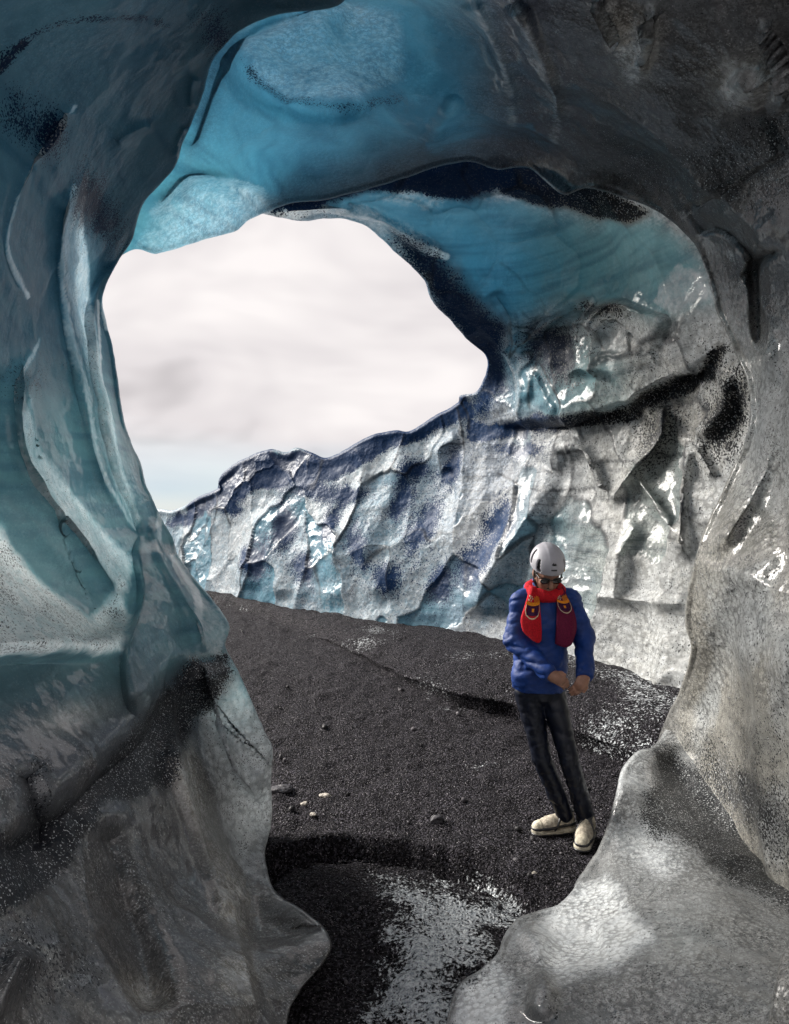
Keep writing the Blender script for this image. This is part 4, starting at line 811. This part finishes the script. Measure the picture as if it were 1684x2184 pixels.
# padded jacket
jk = Field()
jk.chain([(0.893, 4.385, 0.935), (0.900, 4.385, 1.08), (0.915, 4.39, 1.32), (0.925, 4.395, 1.44)], [0.164, 0.158, 0.160, 0.122], 0.05, (1, 1.25, 1))
jk.chain([SHR, (0.87, 4.39, 1.475), (0.98, 4.39, 1.48), SHL], [0.072, 0.07, 0.07, 0.072], 0.05)
jk.chain([SHR, ELR, WRR], [0.070, 0.065, 0.050], 0.03); jk.chain([SHL, ELL_, WRL], [0.069, 0.063, 0.049], 0.03)
jk.cone((0.925, 4.40, 1.46), (0.925, 4.40, 1.545), 0.085, 0.080, 0.03)
jk.ell((0.935, 4.475, 1.50), (0.13, 0.07, 0.085), 0.04)
jk.ell((0.800, 4.33, 1.00), (0.085, 0.09, 0.10), 0.05)
def jpost(G, D):
    z = G[..., 2] + 0.03 * gfbm(G, 5.0, 2, 91)
    puff = np.abs(np.sin(z * math.pi / 0.066)) ** 0.4
    crease = (1 - np.abs(gfbm(G @ np.array(((.8, .5, -.3), (-.5, .8, .2), (.4, 0, .9))), (6, 8, 15) * np.ones(3), 2, 97)) * 4.0).clip(0, 1) ** 2
    D = D - 0.009 * puff * (0.55 + 0.45 * smooth(-.3, .3, gfbm(G, 4., 2, 95))) + 0.004 - 0.012 * gfbm(G, 7.0, 3, 92) + 0.009 * crease
    hem = 0.905 - G[..., 2] + 0.012 * gfbm(G, 6., 2, 93) - 0.06 * (G[..., 0] - 0.9)
    arms = (G[..., 1] < 4.24) & (G[..., 2] < 1.12)
    D = np.maximum(D, np.where(arms & (G[..., 0] > 1.03), -1, hem))
    for wr, ax in ((np.array(WRR), np.array(WRR) - np.array(ELR)), (np.array(WRL), np.array(WRL) - np.array(ELL_))):   # open cuffs
        ax = ax / np.linalg.norm(ax); q = G - wr; t = q @ ax; rad = np.linalg.norm(q - t[..., None] * ax, axis=-1)
        D = np.where(rad < 0.075, np.maximum(D, np.where(t < 0.12, t - 0.012, -1)), D)
    nk = np.linalg.norm((G - np.array((0.925, 4.372, 1.60))) * (1, 1, .5), axis=-1) - 0.068                                # open collar
    return np.maximum(D, -nk)
jacket = attach(field_obj('jacket', jk, 0.0085, JACKET, post=jpost))
zip_pts = [(0.905, z) for z in np.linspace(1.40, 0.93, 24)]

# trousers
tr = Field()
tr.ell((0.897, 4.385, 0.90), (0.150, 0.115, 0.10), 0.03)
for hp, kn, an, rr in ((HR, KR, AR, 0.060), (HL, KL, AL, 0.062)):
    tr.chain([hp, kn, (np.array(kn) * 0.35 + np.array(an) * 0.65), np.array(an) + (0, 0, -0.005)], [0.084, 0.060, 0.056, rr - .006], 0.012)
def tpost(G, D):
    D = D - 0.007 * gfbm(G, (8, 8, 4) * np.ones(3), 3, 101) + 0.006 * (1 - np.abs(gfbm(G, (9, 9, 13) * np.ones(3), 2, 107)) * 3.5).clip(0, 1) ** 2 - 0.004 * np.abs(gfbm(G, (8, 8, 26) * np.ones(3), 2, 103)) * smooth(0.75, 0.3, G[..., 2])
    return np.maximum(D, 0.055 + 0.02 * gfbm(G, 7., 2, 104) - G[..., 2])
trousers = attach(field_obj('trousers', tr, 0.008, TROUS, post=tpost))

# helmet with vents, liner, marks and straps
hc = hd(0, -0.020, 0.060)
hm = Field(); hm.ell(hc, (0.104, 0.132, 0.106), 0.02, HM)
def loc(G): return (G - hc) @ HM.T
def hpost(G, D):
    q = loc(G); x, y, z = q[..., 0], q[..., 1], q[..., 2]
    D = D - 0.0025 * smooth(0.012, 0.0, np.abs(x) - 0.02) * smooth(-.02, .06, z)
    brim = -0.030 + 0.012 * smooth(0.02, 0.13, -y) * -1 + 0.010 * smooth(0.05, 0.13, y)
    D = np.maximum(D, brim - z)
    D = np.maximum(D, -(D + 0.009))                                        # hollow shell
    for sx in (-1, 1):
        for (cy, cz, ly, lz, w) in ((0.072, 0.020, 0.012, 0.026, 0.013), (-0.010, 0.034, 0.012, 0.030, 0.012)):
            a = np.array((cy - ly * 0.6, cz + lz)); b = np.array((cy + ly, cz - lz)); ab = b - a; p = q[..., 1:] - a
            t = np.clip((p @ ab) / (ab @ ab), 0, 1); dd = np.linalg.norm(p - t[..., None] * ab, axis=-1) - w * (0.75 + 0.35 * t)
            D = np.maximum(D, -np.where(x * sx > 0.035, dd, 1))
    return D
helmet = attach(field_obj('helmet', hm, 0.004, SHELL, post=hpost))
ln = Field(); ln.ell(hc + up * 0.004, (0.094, 0.121, 0.094), 0.02, HM)
lin = attach(field_obj('liner', ln, 0.008, DARK, post=lambda G, D: np.maximum(D, -0.012 - loc(G)[..., 2])))
lin.parent = helmet; lin.location = (0, 0, 0)
def on_helmet(x, z, off=0.0015):
    y = 0.132 * math.sqrt(max(0.0, 1 - (x / 0.104) ** 2 - (z / 0.106) ** 2)); p = np.array((x, y, z)); n = p / np.array((0.104, 0.132, 0.106)) ** 2; n /= np.linalg.norm(n)
    p = p + n * (off + 0.0028); return hc + p[0] * rt + p[1] * fw + p[2] * up
def flat_patch(name, poly, fn, mat, parent):
    n = len(poly); front = [fn(*p, 0.0022) for p in poly]; back = [fn(*p, 0.0004) for p in poly]
    c = np.mean(poly, 0); V = front + back + [fn(*c, 0.0022)]
    Fc = [(i, (i + 1) % n, 2 * n) for i in range(n)]; 
    side = [(i, n + i, n + (i + 1) % n) for i in range(n)] + [(i, n + (i + 1) % n, (i + 1) % n) for i in range(n)]
    o = mesh_obj(name, V, Fc + side, mat, smooth_shade=False); o.parent = parent; return o
flat_patch('emblem', [(x, z + 0.038) for x, z in [(-0.014, 0.012), (-0.008, 0.021), (-0.002, 0.016), (0.004, 0.023), (0.015, 0.013), (0.007, 0.009), (-0.006, 0.009)]], on_helmet, DARK, helmet)
for i in range(6): flat_patch('lettering', [(-0.016 + i * 0.0056, 0.020), (-0.012 + i * 0.0056, 0.020), (-0.012 + i * 0.0056, 0.027), (-0.016 + i * 0.0056, 0.027)], on_helmet, DARK, helmet)
st = Field()
for sx in (-1, 1):
    st.chain([hd(sx * 0.088, 0.02, 0.03), hd(sx * 0.082, 0.03, -0.05), hd(sx * 0.045, 0.05, -0.112), hd(0, 0.058, -0.124)], [0.005] * 4, 0.003)
strap = attach(field_obj('chin_strap', st, 0.004, DARK)); strap.parent = helmet; strap.location = (0, 0, 0)
bk = Field(); bk.ell(hd(-0.098, 0.0, 0.012), (0.014, 0.016, 0.016), 0.005)
o = attach(field_obj('strap_buckle', bk, 0.004, YEL)); o.parent = helmet; o.location = (0, 0, 0)
# dark hair under the helmet edge and a moustache with chin beard
hr = Field(); hr.ell(HC + up * 0.004 - fw * 0.012, (0.081, 0.088, 0.105), 0.01, HM)
attach(field_obj('hair', hr, 0.006, HAIR, post=lambda G, D: np.maximum(np.maximum(D, -0.02 + ((G - HC) @ HM.T)[..., 1] - 0.03), -0.055 - ((G - HC) @ HM.T)[..., 2])))
mo = Field(); mo.chain([hd(-0.026, 0.083, -0.066), hd(0, 0.099, -0.055), hd(0.026, 0.083, -0.066)], [0.004, 0.007, 0.004], 0.004); mo.ell(hd(0, 0.090, -0.106), (0.020, 0.010, 0.012), 0.008, HM)
mo.chain([hd(-0.070, 0.02, -0.05), hd(-0.052, 0.055, -0.098), hd(0, 0.078, -0.118), hd(0.052, 0.055, -0.098), hd(0.070, 0.02, -0.05)], [0.007, 0.010, 0.010, 0.010, 0.007], 0.006)
attach(field_obj('beard', mo, 0.004, HAIR))
sg = Field()
for sx in (-1, 1):
    sg.ell(hd(sx * 0.036, 0.095, -0.006), (0.031, 0.007, 0.021), 0.004, HM)
lens = Field(); lens.p = sg.p
glasses = attach(field_obj('sunglasses', lens, 0.0035, LENS))
fr_ = Field(); fr_.cone(hd(-0.014, 0.103, 0.004), hd(0.014, 0.103, 0.004), 0.003, 0.003, 0.002)
for sx in (-1, 1): fr_.chain([hd(sx * 0.012, 0.102, 0.014), hd(sx * 0.05, 0.094, 0.016), hd(sx * 0.070, 0.083, 0.010), hd(sx * 0.079, 0.0, 0.0)], [0.004] * 4, 0.002)
o = attach(field_obj('frame', fr_, 0.0035, DARK)); o.parent = glasses; o.location = (0, 0, 0)

# knitted scarf: a loop round the neck and two hanging ends with woven badges
sf_ = Field(); ring = [np.array((0.925 + 0.088 * math.cos(a), 4.372 + 0.078 * math.sin(a), 1.520 + 0.028 * math.sin(a))) for a in np.linspace(0, 2 * math.pi, 15)]
sf_.chain(ring, [0.036] * 15, 0.02)
scarf = attach(field_obj('scarf', sf_, 0.007, RED, post=lambda G, D: D - 0.008 * gfbm(G, 14., 2, 111)))
def scarf_end(cent, hw, mat, name):
    c = np.array(cent, float); ns, ntt = 40, 13
    cc = curve(np.hstack([c, np.array(hw)[:, None]]), ns)
    def S(s, t, off=0.0):
        q = s * (ns - 1); i = min(ns - 2, int(q)); f = q - i; a = cc[i] * (1 - f) + cc[i + 1] * f
        fold = 0.010 * math.sin(t * 3.0 + s * 4) * (1 - 0.5 * s)
        return np.array((a[0] + t * a[3], a[1] + 0.030 * t * t + fold - off - 0.006, a[2] + 0.012 * t * t))
    F_ = np.array([[S(s, t) for t in np.linspace(-1, 1, ntt)] for s in np.linspace(0, 1, ns)]); Bk = F_ + (0, 0.014, 0)
    ring_ = [(i, j) for i in range(ns) for j in range(ntt)]
    V = np.concatenate([F_.reshape(-1, 3), Bk.reshape(-1, 3)]); n = ns * ntt
    Q = list(map(tuple, grid_faces(ns, ntt))) + [tuple(n + np.array(f)[::-1]) for f in grid_faces(ns, ntt)]
    for i in range(ns - 1):
        for j in (0, ntt - 1): Q.append((i * ntt + j, (i + 1) * ntt + j, n + (i + 1) * ntt + j, n + i * ntt + j))
    for j in range(ntt - 1):
        for i in (0, ns - 1): Q.append((i * ntt + j, i * ntt + j + 1, n + i * ntt + j + 1, n + i * ntt + j))
    o = mesh_obj(name, V, Q, mat); attach(o); o.parent = scarf; o.location = (0, 0, 0)
    return o, S
def knit(name, S, poly, mat, parent, k=0.003):
    """a woven patch laid on a scarf end: a small grid over a four sided area"""
    p = np.array(poly, float); m = 7; V = []
    for off in (k, 0.0005):
        for a in np.linspace(0, 1, m):
            for b in np.linspace(0, 1, m):
                s, t = (p[0] * (1 - b) + p[1] * b) * (1 - a) + (p[3] * (1 - b) + p[2] * b) * a; V.append(S(s, t, off))
    n = m * m; Q = list(map(tuple, grid_faces(m, m))); e = [j for j in range(m)] + [i * m + m - 1 for i in range(1, m)] + [(m - 1) * m + j for j in range(m - 2, -1, -1)] + [i * m for i in range(m - 2, 0, -1)]
    Q += [(e[i], e[(i + 1) % len(e)], n + e[(i + 1) % len(e)], n + e[i]) for i in range(len(e))]
    o = mesh_obj(name, V, Q, mat); o.parent = parent; return o
def badge(end, S, s0):
    knit('band', S, [(s0, -0.95), (s0, 0.95), (s0 + 0.075, 0.95), (s0 + 0.075, -0.95)], ORANGE, end)
    for i in range(5): knit('bar', S, [(s0 - 0.15 + 0.02 * (i % 2), 0.05 + i * 0.18), (s0 - 0.15 + 0.02 * (i % 2), 0.14 + i * 0.18), (s0 - 0.005, 0.14 + i * 0.18), (s0 - 0.005, 0.05 + i * 0.18)], ORANGE, end)
    for i, (a, b) in enumerate(((-0.85, 0.02), (-0.5, 0.02), (-0.68, 0.07), (-0.32, 0.07), (-0.85, 0.115), (-0.5, 0.115))): knit('check', S, [(s0 - b - 0.035, a), (s0 - b - 0.035, a + 0.17), (s0 - b, a + 0.17), (s0 - b, a)], CREAM, end)
    knit('shield', S, [(s0 + 0.078, -0.80), (s0 + 0.078, 0.80), (s0 + 0.24, 0.62), (s0 + 0.24, -0.62)], NAVYK, end)
    arc = [(s0 + 0.08, -0.86), (s0 + 0.17, -0.84), (s0 + 0.235, -0.62), (s0 + 0.265, -0.25), (s0 + 0.27, 0.0), (s0 + 0.265, 0.25), (s0 + 0.235, 0.62), (s0 + 0.17, 0.84), (s0 + 0.08, 0.86)]
    for (a, b) in zip(arc[:-1], arc[1:]):
        knit('outline', S, [a, b, (b[0] + 0.014, b[1] * 1.06), (a[0] + 0.014, a[1] * 1.06)], CREAM, end, 0.004)
    knit('crest', S, [(s0 + 0.125, -0.16), (s0 + 0.125, 0.16), (s0 + 0.185, 0.12), (s0 + 0.185, -0.12)], ORANGE, end, 0.004)
eR, SR = scarf_end([(0.848, 4.300, 1.545), (0.838, 4.262, 1.48), (0.824, 4.232, 1.41), (0.815, 4.216, 1.34), (0.822, 4.214, 1.28), (0.848, 4.214, 1.225)], [0.026, 0.036, 0.048, 0.060, 0.056, 0.030], RED, 'scarf_end')
badge(eR, SR, 0.40)
eL, SL = scarf_end([(1.000, 4.300, 1.535), (1.010, 4.262, 1.47), (1.022, 4.236, 1.41), (1.028, 4.220, 1.34), (1.025, 4.212, 1.28), (1.010, 4.210, 1.20)], [0.026, 0.036, 0.048, 0.058, 0.060, 0.050], CLARET_SHADED, 'scarf_end')
badge(eL, SL, 0.36)

# shoes
def shoe(heel, toe, zs):
    h0 = np.array(heel, float); f = np.array(toe, float) - h0; ln = np.linalg.norm(f); f /= ln; f3 = np.array((f[0], f[1], 0)); s3 = np.array((-f[1], f[0], 0))
    def w(x, y, z): return np.array((h0[0], h0[1], zs)) + f3 * x + s3 * y + np.array((0, 0, z))
    def lc(G): q = G - np.array((h0[0], h0[1], zs)); return q @ f3, q @ s3, q[..., 2]
    U = Field(); U.cone(w(0.045, 0, 0.055), w(0.055, 0, 0.115), 0.040, 0.040, 0.03); U.cone(w(0.06, 0, 0.06), w(0.17, 0, 0.050), 0.042, 0.044, 0.03); U.cone(w(0.07, 0, 0.09), w(0.19, 0, 0.055), 0.036, 0.034, 0.03); U.cone(w(0.17, 0, 0.042), w(ln - 0.045, 0, 0.036), 0.045, 0.040, 0.03)
    def upost(G, D): return np.maximum(D, 0.022 - lc(G)[2])
    root = attach(field_obj('shoe', U, 0.005, BEIGE, post=upost))
    S_ = Field(); S_.cone(w(0.045, 0, 0.02), w(0.13, 0, 0.02), 0.046, 0.043, 0.03); S_.cone(w(0.13, 0, 0.02), w(ln - 0.052, 0, 0.02), 0.044, 0.050, 0.03)
    def spost(G, D):
        z = lc(G)[2]; return np.maximum(np.maximum(D, z - 0.030 - 0.006 * np.sin(lc(G)[0] * 26)), 0.002 - z)
    o = attach(field_obj('sole', S_, 0.005, SOLE, post=spost)); o.parent = root; o.location = (0, 0, 0)
    def band(name, cond, mat, off=0.006):
        def bp(G, D): return np.maximum(np.maximum(D - off, 0.028 - lc(G)[2]), cond(*lc(G)))
        V, Q = surface_nets(lambda G: bp(G, U(G)), *U.bounds(0.03), 0.005)
        if len(Q): b = mesh_obj(name, V, Q, mat); b.parent = root
    band('stripe', lambda x, y, z: np.abs(z - 0.052 + 0.10 * (x - 0.12)) - 0.009, DARK)
    band('stripe', lambda x, y, z: np.abs(x - 0.150 + 0.6 * (z - 0.04)) - 0.008, DARK)
    band('toe_cap', lambda x, y, z: (ln - 0.058) - x, SOLE, 0.003)
    band('ankle_opening', lambda x, y, z: np.maximum(0.128 - z, x - 0.10), DARK, 0.003)
    O_ = Field(); O_.cone(w(0.045, 0, 0.006), w(0.13, 0, 0.006), 0.049, 0.046, 0.02); O_.cone(w(0.13, 0, 0.006), w(ln - 0.050, 0, 0.006), 0.047, 0.053, 0.02)
    V, Q = surface_nets(lambda G: np.maximum(np.maximum(O_(G), lc(G)[2] - 0.011), 0.0005 - lc(G)[2]), *O_.bounds(0.02), 0.005); b = mesh_obj('outsole', V, Q, DARK); b.parent = root
    for i in range(4):
        x = 0.105 + i * 0.022; z = 0.115 - i * 0.011
        Lc = Field(); Lc.chain([w(x, -0.024, z - 0.004), w(x + 0.006, 0, z + 0.008), w(x, 0.024, z - 0.004)], [0.0042] * 3, 0.003)
        V, Q = surface_nets(Lc, *Lc.bounds(0.02), 0.0035); b = mesh_obj('lace', V, Q, SOLE); b.parent = root
    return root
shoe((1.135, 4.455), (0.850, 4.405), float(floor_z(np.array([1.0]), np.array([4.42]))[0]) + 0.004)
shoe((1.212, 4.420), (1.090, 4.160), float(floor_z(np.array([1.15]), np.array([4.28]))[0]) + 0.004)
